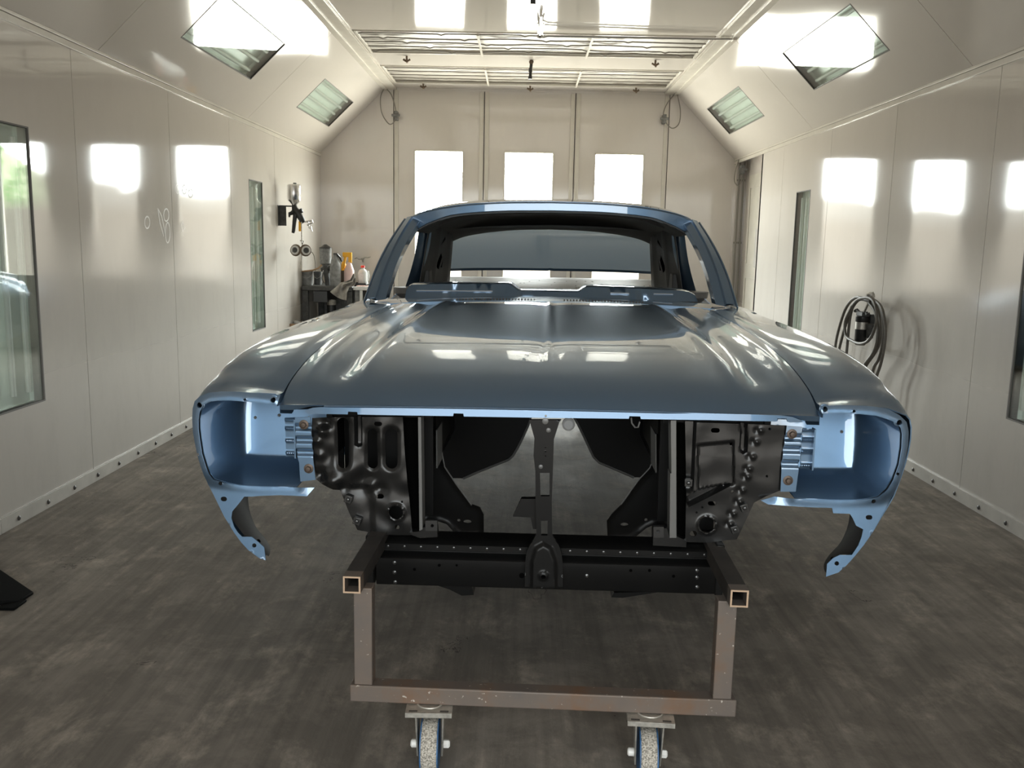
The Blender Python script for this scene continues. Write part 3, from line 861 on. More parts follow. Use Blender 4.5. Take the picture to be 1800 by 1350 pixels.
    def bh(a, b): return sum(-.005*math.exp(-((b-q)/.005)**2) for q in zr[:0])+sum(.007*(sstep((b-q+.004)/.008)-sstep((b-q-.010)/.008)) for q in zr)
    mb = MB(); mb.sheet(oo, [], TV(.008), h=bh, step=.003, thick=.003)
    ww = PX(wing, .02)
    def wh(a, b): return sum(-.006*math.exp(-((b-q)/.0035)**2) for q in zr)-.005*math.exp(-((b-ww[0][1]+.003)/.004)**2)
    mb.sheet(ww, [], TV(.03), h=wh, step=.003, thick=.003)
    u0 = ww[1][0]; mb.box((min(u0, u0-s*.004), .01, ww[3][1]), (max(u0, u0-s*.004), .033, ww[0][1]))
    br = mb.build('bolted_bracket', 'blue', f, angle=30)
    for x, y in bolts:
        u, z = cq(x, y, 0); mb = MB(); mb.lathe([(.0125, 0), (.0125, -.002), (.008, -.003)], (u, .008, z), (0, 1, 0), 18)
        mb.lathe([(.0075, 0), (.0075, -.007), (.006, -.008), (0, -.0085)], (u, .006, z), (0, 1, 0), 6)
        mb.build('bolt', 'boltrust', br, angle=25)

# ---- radiator support: stamped black side panels
def px2(p, v=.02): return PX(p, v)
Lp = [(552, 735), (600, 733), (660, 733), (711, 733), (714, 790), (719, 850), (724, 900), (727, 941), (700, 941), (657, 938), (629, 933), (614, 900), (599, 863), (587, 861), (568, 851), (557, 843), (553, 800), (550, 765)]
def szslot(x0, x1, y0, y1, v=.02):
    a = cq(x0, y0, v); b = cq(x1, y1, v); return slot(a[0], b[0], b[1], a[1])
Lh = [szslot(595, 616, 734.5, 824), szslot(648, 666, 755, 825), szslot(679.5, 701, 753.5, 825), szslot(661, 675, 741, 749), szslot(663, 677, 869, 877),
      circ(cq(698.7, 900, .02), .0185, 24), circ(cq(700, 926.5, .02), .0065, 12), circ(cq(709, 882, .02), .003, 10)]
Ls = dict(groove=[(cq(633, 720, .02), cq(633, 780, .02), .008, .016)])
hoc = cq(698.7, 900, .02)
def Lrel(a, b):
    z = 0
    for (p, q, w, d) in Ls['groove']:
        z += d*(1-sstep((segd(a, b, p, q)-w*.55)/(w*.7)))
    # folded inner dents towards the wing
    for x, y, r, d in ((571, 757, .013, -.014), (563, 775, .010, -.008), (566, 800, .012, -.007), (577, 745, .012, .010), (590, 845, .022, -.014), (622, 828, .025, -.010), (640, 845, .03, .012), (655, 855, .018, -.008), (668, 860, .016, .010), (565, 835, .016, .012), (606, 855, .015, .008), (600, 742, .01, -.008), (585, 800, .02, .006)):
        u, zz = cq(x, y, .02); z += d*math.exp(-((a-u)**2+(b-zz)**2)/(r*r))
    z += .012*sstep((cq(598, 862, .02)[1]+.02-b)/.02)*(1-sstep((a-cq(650, 862, .02)[0])/.02))*.6
    z += .004*noise.noise(Vector((a*22, b*22, .3)))
    d = math.hypot(a-hoc[0], b-hoc[1]); z -= .005*math.exp(-((d-.021)/.0035)**2)
    for q in Lh[:3]:
        z += .006*math.exp(-(polyd(a, b, q)/.005)**2)
    z += .02*sstep((a-cq(700, 800, .02)[0])/.012)*0
    return z
rs = MB().use('black'); rs.sheet(px2(Lp), Lh, TV(.02), h=Lrel, step=.0042, thick=.003)
side_l = rs.build('radiator_side_panel', None, car, angle=45)
Rp = [(1209, 742), (1386, 748), (1384, 793), (1380, 830), (1376, 861), (1350, 872), (1328, 884), (1313, 915), (1297, 948), (1276, 950), (1252, 954), (1206.7, 953), (1208, 900), (1210, 850)]
Rh = [szslot(1253.5, 1268.5, 752.5, 761), szslot(1247, 1261, 881, 889), circ(cq(1245, 922.5, .02), .0205, 24), szslot(1215, 1227, 933, 943),
      circ(cq(1356.5, 754, .02), .0035, 10), circ(cq(1351, 837, .02), .0035, 10), circ(cq(1289, 782, .02), .0035, 10), circ(cq(1290, 864, .02), .0035, 10), circ(cq(1227, 901, .02), .003, 10), circ(cq(1237, 892, .02), .003, 10)]
rec = px2([(1230, 783), (1293, 777), (1293, 852), (1231, 861)])
tri = px2([(1212, 889), (1212, 875), (1230, 862), (1286, 853), (1240, 876)])
top_ = px2([(1209, 735), (1292, 738), (1294, 772), (1209, 769)])
rhc = cq(1245, 922.5, .02)
def Rrel(a, b):
    z = 0
    p, q = cq(1311, 725, .02), cq(1311, 792, .02)
    z += .016*(1-sstep((segd(a, b, p, q)-.0045)/.0055))
    for poly, d in ((rec, .008), (tri, .024)):
        e = polyd(a, b, poly); e = e if inpoly(a, b, poly) else -e
        z += d*sstep((e+.003)/.006)
    for x, y in ((1340, 757), (1333, 777), (1326, 803), (1320, 824), (1317, 838), (1308, 862), (1303, 882), (1292, 903), (1286, 921)):
        u, zz = cq(x, y, .02); z -= .007*math.exp(-((a-u)**2+(b-zz)**2)/(.0055**2))
        z += .0045*math.exp(-((a-u+.008)**2+(b-zz)**2)/(.006**2))
    z += .002*noise.noise(Vector((a*18, b*18, 1.3)))
    d = math.hypot(a-rhc[0], b-rhc[1]); z -= .004*math.exp(-((d-.023)/.003)**2)
    z += .012*sstep((cq(1225, 800, .02)[0]-a)/.008)*sstep((cq(1215, 872, .02)[1]-.0-b)/-.02)
    return z
rs = MB().use('black'); rs.sheet(px2(Rp), Rh, TV(.02), h=Rrel, step=.0042, thick=.003)
side_r = rs.build('radiator_side_panel', None, car, angle=45)
# square nut plates
for par, lst in ((side_l, [(616, 876), (631, 914)]), (side_r, [(1310, 891), (1293, 929), (1212, 847)])):
    for x, y in lst:
        u, z = cq(x, y, .02); mb = MB()
        rm = Matrix.Rotation(.3 if x < 900 else -.35, 3, 'Y') if x != 1212 else Matrix.Identity(3)
        mb.box((u-.010, .008, z-.010), (u+.010, .021, z+.010), rm, (u, .01, z)); mb.lathe([(.0055, 0), (.0055, -.004), (.004, -.005), (0, -.005)], (u, .008, z), (0, 1, 0), 12)
        mb.build('nut_plate', 'blackrim', par, bevel=.0015)
# dark plate closing the bay behind the slots
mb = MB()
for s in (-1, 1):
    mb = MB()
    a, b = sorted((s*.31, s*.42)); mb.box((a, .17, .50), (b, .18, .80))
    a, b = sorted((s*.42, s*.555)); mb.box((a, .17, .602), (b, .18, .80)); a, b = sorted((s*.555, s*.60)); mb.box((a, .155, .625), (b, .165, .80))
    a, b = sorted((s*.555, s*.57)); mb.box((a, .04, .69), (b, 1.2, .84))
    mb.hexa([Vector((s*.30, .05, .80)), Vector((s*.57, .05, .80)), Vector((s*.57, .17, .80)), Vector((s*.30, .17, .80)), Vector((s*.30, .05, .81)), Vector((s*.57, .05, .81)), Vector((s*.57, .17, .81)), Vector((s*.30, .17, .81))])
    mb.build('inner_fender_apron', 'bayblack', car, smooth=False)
# upright rails beside the radiator opening
def upr(s):
    mb = MB()
    if s < 0: pts = [(738.5, 733), (743.5, 733), (745, 930), (739.5, 933)]; rx = [(711, 733), (740, 733), (742, 938), (724, 940)]; foot = [(727, 941), (722, 936), (741, 934), (746, 927), (770, 928), (771, 944), (740, 946)]
    else: pts = [(1182.5, 739), (1192, 739), (1191, 945), (1179, 945), (1181, 832), (1183, 832)]; rx = [(1190, 740), (1210, 742), (1211, 953), (1188, 953)]; foot = [(1150, 928), (1175, 929), (1179, 945), (1192, 943), (1209, 951), (1208, 962), (1150, 959)]
    mb.use('void').sheet(PX(rx, .06), [], TV(.05), thick=.004)  # shade of the recess painted as a dead-black sheet
    mb.use('black').sheet(PX(foot, 0), [], TV(.0), thick=.03)
    u0 = PX(rx, .02)
    mb.use('rail').sheet(PX(pts, .0), [], TV(-.002), thick=.05)
    return mb.build('radiator_upright', None, car, smooth=False)
for s in (-1, 1):
    up = upr(s)
    q = [(750, 915), (771, 915), (771, 933), (750, 933)] if s < 0 else [(1151, 926), (1169, 926), (1169, 945), (1151, 945)]
    hc = cq(762, 924, -.005) if s < 0 else cq(1158.5, 934, -.005)
    mb = MB(); mb.sheet(PX(q, -.005), [circ(hc, .0045, 12)], TV(-.006), thick=.012)
    mb.build('square_tab', 'blackrim', up, smooth=False)
# central hood latch post
cp = [(934, 738), (990, 738), (986.7, 742), (977, 772), (976, 800), (974.7, 828), (972.5, 880), (973, 940), (978, 950), (984, 957), (989, 972), (991, 990), (991, 1031), (924, 1031), (925, 990), (927, 972), (934, 957), (941, 948), (945.3, 938), (944, 880), (944, 828), (941, 801), (942.7, 770)]
ch = [PX([(952, 831), (969, 831), (968.5, 872), (952.5, 872)], -.02), PX([(953, 915), (965, 915), (964.5, 941), (953.5, 941)], -.02), circ(cq(962, 786, -.02), .002, 8), circ(cq(962, 793, -.02), .0025, 8), circ(cq(962, 801, -.02), .002, 8), circ(cq(957, 1010, -.02), .006, 14)]
lc = cq(957, 1009, -.02); arch = PX([(935, 1034), (936, 985), (943, 962), (957, 954), (971, 962), (979, 985), (980, 1034)], -.02)
def crel(a, b):
    z = 0
    e = polyd(a, b, arch); e = e if inpoly(a, b, arch) else -e
    z -= .010*sstep((e+.004)/.010)
    d = math.hypot(a-lc[0], b-lc[1]); z -= .005*sstep((.014-d)/.006)
    return z
mb = MB().use('black2'); mb.sheet(PX(cp, -.02), ch, TV(-.022), h=crel, step=.0045, thick=.012)
post = mb.build('hood_latch_post', None, car, angle=40)
mb = MB(); mb.sheet(PX([(919, 877), (944, 877), (946, 930), (939, 930), (935, 910), (904, 908)], .0), [], TV(.0), thick=.02); mb.build('latch_bracket', 'black2', post, smooth=False)
for x, y, r in ((967.5, 756, .006), (953.5, 820, .0055), (962, 740, .008)):
    u, z = cq(x, y, -.02); mb = MB(); mb.lathe([(r, 0), (r, -.003), (r*.6, -.004), (0, -.004)], (u, -.021, z), (0, 1, 0), 12); mb.build('latch_bolt', 'rail', post)
# hood bumper loop under the flange, right
u, z = cq(1121, 744, 0); mb = MB(); mb.tube([(u-.012, .0, z+.014), (u-.010, 0, z+.0), (u-.002, -.004, z-.010), (u+.006, -.002, z-.010), (u+.010, .0, z+.004)], .0022, 8); mb.build('bumper_loop', 'rail', post)
# lower crossmember
ua, ub = cq(664, 1000, 0)[0], cq(1259, 1015, 0)[0]
prof = [(.10, .478), (.055, .478), (.004, .4765), (0, .474), (0, .459), (.004, .457), (.028, .457), (.032, .453), (.032, .444), (.028, .441), (-.002, .4395), (-.006, .436), (-.008, .37), (-.004, .364), (.10, .364)]
mb = MB().use('black2')
k = 40
mb.grid([[Vector((ua+(ub-ua)*i/k, v, z)) for v, z in prof] for i in range(k+1)], close=True)
for uu in (ua, ub): mb._f([mb.bm.verts.new((uu, v, z)) for v, z in prof])
mb.use('blackrim')
for i in range(20):
    if 8 < i < 11: continue
    u = ua+.03+(ub-ua-.06)*i/19; mb.lathe([(.0045, 0), (.0035, -.0025), (0, -.0035)], (u, .001, .467), (0, 1, 0), 8)
for uu, zz in ((cq(696, 987, 0)), (cq(696, 1004, 0)), (cq(697, 1021, 0)), cq(1226, 1001, 0), cq(1226, 1013, 0), cq(1226, 1030, 0), cq(1033, 1010, 0)):
    mb.lathe([(.007, .001), (.005, -.003), (0, -.005)], (uu, -.007, zz), (0, 1, 0), 10)
mb.use('void')
for x, y, r in ((731, 999, .004), (774.5, 992, .004), (805, 992, .003), (919, 1010, .007), (1110, 1001, .004), (1143, 1001, .004), (1185, 1011, .004)):
    u, z = cq(x, y, 0); mb.lathe([(r, 0), (r, -.0006)], (u, -.0079, z), (0, 1, 0), 10)
xm = mb.build('radiator_crossmember', None, car, angle=40)
for s in (-1, 1):                              # frame rails and horns
    mb = MB(); a, b = sorted((s*.372, s*.452))
    mb.box((a, .10, .499), (b, 1.34, .575)); mb.box(((s*.441 if s > 0 else s*.462), -.01, .362), ((s*.462 if s > 0 else s*.441), .12, .497))
    mb.build('frame_rail', 'black2', car, bevel=.003)
# shock tower with its brace, each side
TL = [(743, 757), (772, 757), (776, 790), (783, 817), (805, 851), (830, 885), (846, 891), (852, 903), (852, 935), (847, 944), (810, 944), (802, 938), (796, 930), (787, 920), (772, 915), (743, 915)]
TR = [(1182, 762), (1156, 762), (1152, 795), (1145, 822), (1126, 842), (1092, 887), (1076, 903), (1068, 914), (1069, 944), (1077, 951), (1111, 951), (1122, 939), (1137, 927), (1150, 921), (1182, 927)]
for s, T_, hl in ((-1, TL, [(823, 917), (808, 915)]), (1, TR, [(1099, 922), (1137, 914)])):
    v = .42; q = PX(T_, v)
    mb = MB().use('black2'); hh = [circ(cq(hl[0][0], hl[0][1], v), .012, 16, .006), circ(cq(hl[1][0], hl[1][1], v), .005, 10)]
    mb.sheet(q, hh, TV(v), h=lambda a, b, q=q: -.008*math.exp(-(polyd(a, b, q)/.006)**2), step=.010, thick=.006)
    # the tower shell behind
    sh = PX([p for p in T_ if p[1] < 900], v)
    dg = [(773, 762), (784, 820), (806, 853), (831, 887)] if s < 0 else [(1153, 800), (1144, 822), (1125, 842), (1093, 886)]
    mb.use('rail').tube([Vector((u, v-.006, z)) for u, z in PX(dg, v)], .0022, 6)  # grey tube paints the highlight along the brace edge
    mb.build('shock_tower', None, car, angle=45)
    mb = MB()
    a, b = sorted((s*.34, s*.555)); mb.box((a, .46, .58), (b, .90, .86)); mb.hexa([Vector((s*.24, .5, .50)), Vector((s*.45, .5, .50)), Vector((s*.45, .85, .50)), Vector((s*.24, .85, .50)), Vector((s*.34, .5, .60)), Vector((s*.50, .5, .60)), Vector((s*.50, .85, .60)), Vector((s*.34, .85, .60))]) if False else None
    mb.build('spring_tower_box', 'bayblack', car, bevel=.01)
    g = [(743.5, 759), (755.5, 759), (755.5, 821), (743.5, 821)] if s < 0 else [(1171, 768), (1181.5, 768), (1181.5, 828), (1171, 828)]
    mb = MB(); mb.sheet(PX(g, .35), [], TV(.35), thick=.004); mb.build('grey_bracket', 'primer', car, smooth=False)
    g = [(769, 756), (771, 756), (771, 823), (769, 823)] if s < 0 else [(1154.5, 763), (1156.5, 763), (1156.5, 831), (1154.5, 831)]
    mb = MB(); mb.sheet(PX(g, .30), [], TV(.30), thick=.12); mb.build('brace_edge', 'rail', car, smooth=False)
# firewall with the tunnel arch
fwL = [(815, 841), (840, 830), (870, 818), (895, 808), (903, 801), (912, 786), (921, 768), (930, 748), (938, 722), (950, 706)]
fwR = [(985, 706), (1003, 722), (1017, 745), (1028, 768), (1037, 788), (1044, 803), (1054, 813), (1085, 826), (1115, 839)]
arch_ = PX(fwL+fwR, 1.30)
out = [(-.66, 1.0), (-.66, arch_[0][1])]+arch_+[(.66, arch_[-1][1]), (.66, 1.0)]
mb = MB().use('bayblack'); mb.sheet(out, [], TV(1.30), thick=.006)
mb.use('rail').tube([Vector((u, 1.297, z)) for u, z in arch_], .005, 6)  # rim in paler grey, its highlight put into the colour
fw = mb.build('firewall', None, car, angle=40)
u, z = cq(1001, 748, 1.25); mb = MB(); mb.lathe([(.0, -.01), (.018, -.008), (.026, 0), (.026, .015), (0, .016)], (u, 1.27, z), (0, 1, 0), 16); mb.build('light_spot_disc', simple('light_spot_white', (.9, .9, .9), .5), fw)  # white disc added to stand in for a bright spot of light
# hanging lower arms under the crossmember
for P in ([(762, 1027), (830, 1031), (833, 1046), (812, 1047), (790, 1036)], [(1080, 1042), (1165, 1040), (1120, 1047), (1095, 1051), (1075, 1050)]):
    mb = MB(); mb.sheet(PX(P, .45), [], TV(.45), thick=.15); mb.build('suspension_arm', 'black', car, smooth=False)

# ---- cowl, dash
mb = MB(); rows = []
for v, dz in ((1.285, -.012), (1.288, 0), (1.34, .002), (1.42, .004), (1.50, .006), (1.515, .0), (1.52, -.03)):
    rows.append([Vector((u, v+.02*(1-(u/.7)**2), 1.026-.022*(abs(u)/.7)**2.5+dz)) for u in [-.72+1.44*i/48 for i in range(49)]])
mb.use('blue').grid(rows)
mb.use('inner')
for s in (-1, 1):
    for r in range(2):
        for i in range(26):
            u = s*(.06+.0125*i); zc_ = 1.0286-.022*(abs(u)/.7)**2.5; mb.box((u-.0025, 1.362+r*.016, zc_), (u+.0025, 1.366+r*.016, zc_+.0028))
mb.build('cowl_panel', None, car, angle=40)
dl = [(716, 524), (716, 511), (719, 504), (724, 501), (780, 500), (893, 500), (899, 501), (905, 505), (912, 510), (919, 512.5), (965, 513), (1021, 514), (1029, 508), (1036, 505.5), (1046, 505), (1120, 508), (1206, 512), (1216, 514), (1225, 519), (1228, 530)]
dd = PX(dl, 1.6)
dh = [PX([(734, 510.6), (868, 511.8), (868, 513.4), (734, 512.6)], 1.6)]
lean = lambda z: 1.6+1.1*(z-1.035)
mb = MB().use('blue'); mb.sheet(dd, [], lambda a, b, c: Vector((a, lean(b)+c, b)), thick=.004, step=.02)
e = [Vector((u, lean(z), z)) for u, z in dd]
mb.grid([e, [p+Vector((0, .02, .004)) for p in e], [p+Vector((0, .16, .004)) for p in e], [p+Vector((0, .18, -.03)) for p in e]])
dash = mb.build('dashboard', None, car, angle=40)
slm = simple('slot_highlight_paint', (.6, .66, .72), .25, metal=.6)  # painted highlights along the dash slots
for x0, x1, y0, y1 in ((734, 868, 511, 512.2), (1076, 1109, 515.4, 516.2), (1152, 1186, 516.8, 517.6)):
    a = cq(x0, y0, 1.6); b = cq(x1, y1, 1.6); mb = MB(); mb.tube([Vector((a[0], lean(a[1])-.002, a[1])), Vector((b[0], lean(b[1])-.002, b[1]))], .003, 6)
    mb.build('slot_highlight', slm, dash)

# ---- windshield pillars and header
for s in (-1, 1):
    base = [Vector(p) for p in ((.738, 1.34, 1.012), (.728, 1.345, 1.022), (.700, 1.35, 1.026), (.696, 1.362, 1.016), (.662, 1.372, 1.02), (.662, 1.46, 1.02), (.735, 1.47, 1.01))]
    topp = [Vector(p) for p in ((.660, 1.875, 1.352), (.652, 1.872, 1.362), (.628, 1.862, 1.368), (.625, 1.874, 1.360), (.594, 1.862, 1.344), (.594, 1.95, 1.335), (.655, 1.96, 1.345))]
    rows = []
    for i in range(15):
        t = i/14; bow = .012*math.sin(PI*t)
        rows.append([Vector((s*(a.x*(1-t)+b.x*t+bow), a.y*(1-t)+b.y*t-.02*math.sin(PI*t), a.z*(1-t)+b.z*t+.01*math.sin(PI*t))) for a, b in zip(base, topp)])
    mb = MB(); mb.grid(rows, close=True); mb._f([mb.bm.verts.new(p) for p in rows[0]]); mb._f([mb.bm.verts.new(p) for p in rows[-1]])
    ap = mb.build('windshield_pillar', 'blue', car, angle=30, bevel=.002)
    mb = MB(); mb.tube([r[0]+Vector((s*.004, 0, 0)) for r in rows], .0045, 6); mb.build('drip_rail', 'blue', ap)
HT = smooth_tab([(0, 1.428), (.2, 1.425), (.35, 1.416), (.46, 1.403), (.55, 1.386), (.61, 1.368), (.66, 1.345)])
HV = smooth_tab([(0, 1.81), (.3, 1.825), (.5, 1.845), (.62, 1.865), (.66, 1.875)])
hu = [-.66+1.32*i/60 for i in range(61)]
rows = []
for dv, dz in ((.030, .006), (.003, .003), (-.001, -.001), (-.0022, -.031), (.003, -.036), (.04, -.040), (.10, -.030)):
    rows.append([Vector((u*(1-.09*(1 if dz < -.02 else 0)*sstep((abs(u)-.4)/.2)), interp(HV, abs(u))+dv, interp(HT, abs(u))+dz)) for u in hu])
mb = MB(); mb.grid(rows)
hd = mb.build('windshield_header', 'blue', car, angle=35)
mb = MB(); mb.tube([p+Vector((0, -.001, -.001)) for p in rows[4]], .0028, 6); mb.build('pinch_weld', 'rail', hd)

# ---- roof
RS = {
 1.0: [(0, 1.436), (.2, 1.433), (.35, 1.424), (.46, 1.411), (.55, 1.394), (.61, 1.376), (.655, 1.350)],
 2.0: [(0, 1.452), (.2, 1.449), (.35, 1.441), (.47, 1.427), (.56, 1.405), (.63, 1.375), (.675, 1.335)],
 2.2: [(0, 1.464), (.2, 1.461), (.36, 1.450), (.48, 1.434), (.58, 1.410), (.65, 1.376), (.69, 1.333)],
 2.5: [(0, 1.468), (.2, 1.465), (.36, 1.453), (.48, 1.436), (.58, 1.410), (.65, 1.374), (.69, 1.330)],
 2.8: [(0, 1.450), (.2, 1.446), (.36, 1.434), (.48, 1.416), (.58, 1.391), (.65, 1.358), (.69, 1.318)],
 3.0: [(0, 1.415), (.2, 1.410), (.36, 1.396), (.48, 1.378), (.57, 1.355), (.64, 1.325), (.685, 1.290)],
 3.1: [(0, 1.375), (.2, 1.370), (.36, 1.357), (.48, 1.340), (.565, 1.320), (.635, 1.290), (.68, 1.262)],
}
def roofrows(dz=0, uin=0):
    rows = []
    for v in sorted(RS):
        half = catmull([(a, b, 0) for a, b in RS[v]], 5)
        full = [(-p.x, p.y) for p in reversed(half)]+[(p.x, p.y) for p in half[1:]]
        r = []
        for u, z in full:
            vv = v if v > 1.5 else interp(HV, min(abs(u), .66))+.025
            r.append(Vector((u*(1-uin), vv, z+dz)))
        rows.append(r)
    # smooth along v
    out = []
    for j in range(len(rows[0])): out.append(catmull([r[j] for r in rows], 4))
    return [[out[j][i] for j in range(len(out))] for i in range(len(out[0]))]
rr = roofrows(); mb = MB(); mb.grid(rr); roof = mb.build('roof', 'blue', car, angle=60)
so = roof.modifiers.new('thick', 'SOLIDIFY'); so.thickness = .003; so.offset = 0
# dark inner structure: rails, bows and rear header
mb = MB()
ir = roofrows(-.035, .06)[3:]
for k, r in enumerate(ir):
    for p in r: p.z -= .02*math.exp(-((k-(len(ir)-4))/3.)**2)
mb.grid(ir)
mb.build('roof_inner_structure', 'inner', roof, angle=60)
for v in (2.25, 2.62):
    mb = MB(); mb.grid([[Vector((u, v+dv, interp([(0, 1.42), (.36, 1.405), (.5, 1.385), (.6, 1.35)], abs(u))+dz)) for u in [-.6+1.2*i/24 for i in range(25)]] for dv, dz in ((-.03, .01), (-.025, -.012), (.025, -.012), (.03, .01))])
    mb.build('roof_bow', 'inner', roof)
# rear header frame and rear window surround
RW_ = []
top = [(-.60, 1.225), (-.585, 1.285), (-.57, 1.304), (-.53, 1.316), (-.4, 1.330), (-.2, 1.340), (0, 1.344), (.2, 1.341), (.4, 1.332), (.53, 1.318), (.57, 1.306), (.585, 1.287), (.60, 1.225)]
rows = []
a = [Vector((u, 3.05+(.0 if z > 1.27 else .07), z)) for u, z in top]
b = [Vector((p.x*1.07, p.y+.02, p.z+.035)) for p in a]
c = [Vector((p.x*1.12, p.y-.10, p.z+.05)) for p in a]
mb = MB(); mb.grid([a, b, c]); mb.grid([a, [p+Vector((0, -.12, .012)) for p in a]])
mb.build('rear_window_header', 'inner', roof, angle=50)

# ---- quarter panels, sail panels, deck
UQ = [(2.42, .80), (3.2, .83), (3.9, .81), (4.5, .74)]
ZQ = [(2.42, .985), (3.0, .99), (3.6, 1.0), (4.2, .985), (4.5, .95)]
ZBQ = [(2.42, .42), (2.85, .42), (2.9, .5), (3.0, .62), (3.15, .70), (3.3, .73), (3.45, .70), (3.6, .62), (3.7, .5), (3.75, .46), (4.5, .52)]
for s in (-1, 1):
    rows = []
    for v in [2.42, 2.5, 2.6, 2.75, 2.85, 2.92, 3.0, 3.08, 3.15, 3.3, 3.45, 3.52, 3.6, 3.68, 3.75, 3.9, 4.1, 4.3, 4.42, 4.5]:
        u0, z0, zb = interp(UQ, v), interp(ZQ, v), interp(ZBQ, v)
        side = interp([(2.42, .90), (3.2, .925), (4.2, .90), (4.5, .84)], v)
        P = [(u0-.10, z0+.005), (u0-.03, z0+.004), (u0, z0-.005), (side-.03, z0-.07), (side, z0-.14)]
        for k in range(1, 8):
            z = z0-.14+(zb-(z0-.14))*k/7; P.append((side-.06*((z0-.14-z)/.4)**2, z))
        rows.append([Vector((s*u, v, z)) for u, z in P])
    mb = MB(); mb.grid(rows); qp = mb.build('quarter_panel', 'blue', car, angle=45)
    so = qp.modifiers.new('thick', 'SOLIDIFY'); so.thickness = .003; so.offset = 0
    # sail panel from the roof side down to the belt
    rows = []
    for i in range(9):
        t = i/8; e = []
        v0 = 2.50-.02*t; v1 = 3.1+.55*t
        for j in range(9):
            w = j/8; v = v0+(v1-v0)*w
            ut = interp([(2.4, .69), (3.1, .682)], v); zt = interp([(2.4, 1.333), (2.5, 1.330), (2.8, 1.318), (3.0, 1.29), (3.12, 1.262)], min(v, 3.1))
            ub = interp(UQ, v)-.03; zb = interp(ZQ, v)
            if t == 0: e.append(Vector((s*ut, v, zt)))
            else:
                k = t; cur = .012*math.sin(PI*k)
                e.append(Vector((s*(ut+(ub-ut)*k-cur), v, zt+(zb-zt)*k)))
        rows.append(e)
    mb = MB(); mb.grid(rows)
    # front jamb edge
    e = [r[0] for r in rows]; mb.grid([e, [p+Vector((-s*.050, .085, 0)) for p in e], [p+Vector((-s*.052, .14, 0)) for p in e]])
    sp = mb.build('sail_panel', 'blue', car, angle=45)
    so = sp.modifiers.new('thick', 'SOLIDIFY'); so.thickness = .003; so.offset = 0
    # inner structure with its triangular cut-outs
    A = [Vector((s*.645, 2.55, 1.345)), Vector((s*.572, 3.05, 1.305)), Vector((s*.605, 3.12, 1.0)), Vector((s*.705, 2.55, 1.0))]
    def TI(a, b, c, A=A, s=s):
        p = (A[3]*(1-a)+A[2]*a)*(1-b)+(A[0]*(1-a)+A[1]*a)*b
        return p+Vector((-s*c, 0, 0))
    hol = [[(.52, .30), (.74, .34), (.52, .62)], [(.50, .70), (.70, .80), (.66, .84)], [(.58, .66), (.74, .42), (.74, .72)]]
    hol = [[(.42, .36), (.56, .30), (.64, .52), (.58, .60)], [(.62, .34), (.68, .34), (.70, .56)], [(.52, .72), (.68, .84), (.66, .90)]]
    mb = MB(); mb.sheet([(0, 0), (1, 0), (1, 1), (0, 1)], hol, TI, step=.06, h=lambda a, b: .010*math.exp(-((a-.40)/.05)**2)+.012*math.exp(-((a-.85)/.06)**2), thick=.003)
    mb.build('inner_sail_structure', 'inner', sp, angle=50)
    mb = MB(); mb.sheet([(0, 0), (1, 0), (1, 1), (0, 1)], [], lambda a, b, c: TI(a, b, c-.02), thick=.002); mb.build('sail_backing', 'void', sp, smooth=False)  # black sheet added so no light shows through the cut-outs
    mb = MB(); mb.box((s*.655 if s > 0 else s*.69, 2.62, 1.0), (s*.69 if s > 0 else s*.655, 2.86, 1.10)); mb.build('inner_pillar_box', 'inner', sp, bevel=.005)
    # sills and quarter interior
    a_, b_ = sorted((s*.70, s*.85)); mb = MB(); mb.box((a_, 1.26, .40), (b_, 2.45, .50)); mb.build('door_sill', 'blue', car, bevel=.02, bseg=3)
    mb = MB(); a_, b_ = sorted((s*.66, s*.76)); mb.box((a_, 2.44, .50), (b_, 3.1, .975)); mb.build('quarter_inner_wall', 'inner', car, bevel=.01)
    mb = MB(); mb.lathe([(.0, -.03), (.05, -.028), (.085, 0), (.09, .03), (.0, .035)], (s*.735, 2.47, .985), (0, 0, 1), 16); mb.build('quarter_window_track', 'primer', car)
    mb = MB(); a_, b_ = sorted((s*.66, s*.80)); mb.box((a_, 1.24, .42), (b_, 1.31, 1.0)); mb.build('front_body_pillar', 'blue', car, bevel=.01)
# parcel shelf in grey primer
mb = MB(); rows = []
for v, z in ((2.85, .93), (2.9, .995), (3.0, 1.004), (3.25, 1.018), (3.40, 1.033), (3.44, 1.04), (3.50, 1.035), (3.52, 1.02)):
    rows.append([Vector((u, v, z-.004*(u/.68)**2)) for u in [-.70+1.4*i/30 for i in range(31)]])
mb.use('primer').grid(rows)
mb.use('void')
random.seed(3)
for i in range(26):
    u = -.6+1.2*random.random(); v = 2.95+.4*random.random(); z = interp([(2.9, .995), (3.0, 1.004), (3.25, 1.018), (3.4, 1.033)], v)
    mb.lathe([(.005, 0), (.005, .0015)], (u, v, z-.001), (0, 0, 1), 8)
mb.build('parcel_shelf', None, car, angle=40)
# trunk lid standing open behind the rear window opening
mb = MB(); rows = []
for i in range(13):
    t = i/12; v = 3.56+.60*t; z = 1.078+.345*t+.03*math.sin(PI*t)
    rows.append([Vector((u, v+.03*(u/.66)**2, z-.012*(abs(u)/.66)**3+.003*math.exp(-(u/.006)**2))) for u in [-.66+1.32*k/66 for k in range(67)]])
mb.grid(rows); tl = mb.build('trunk_lid', 'blue', car, angle=60)
so = tl.modifiers.new('thick', 'SOLIDIFY'); so.thickness = .02; so.offset = -1
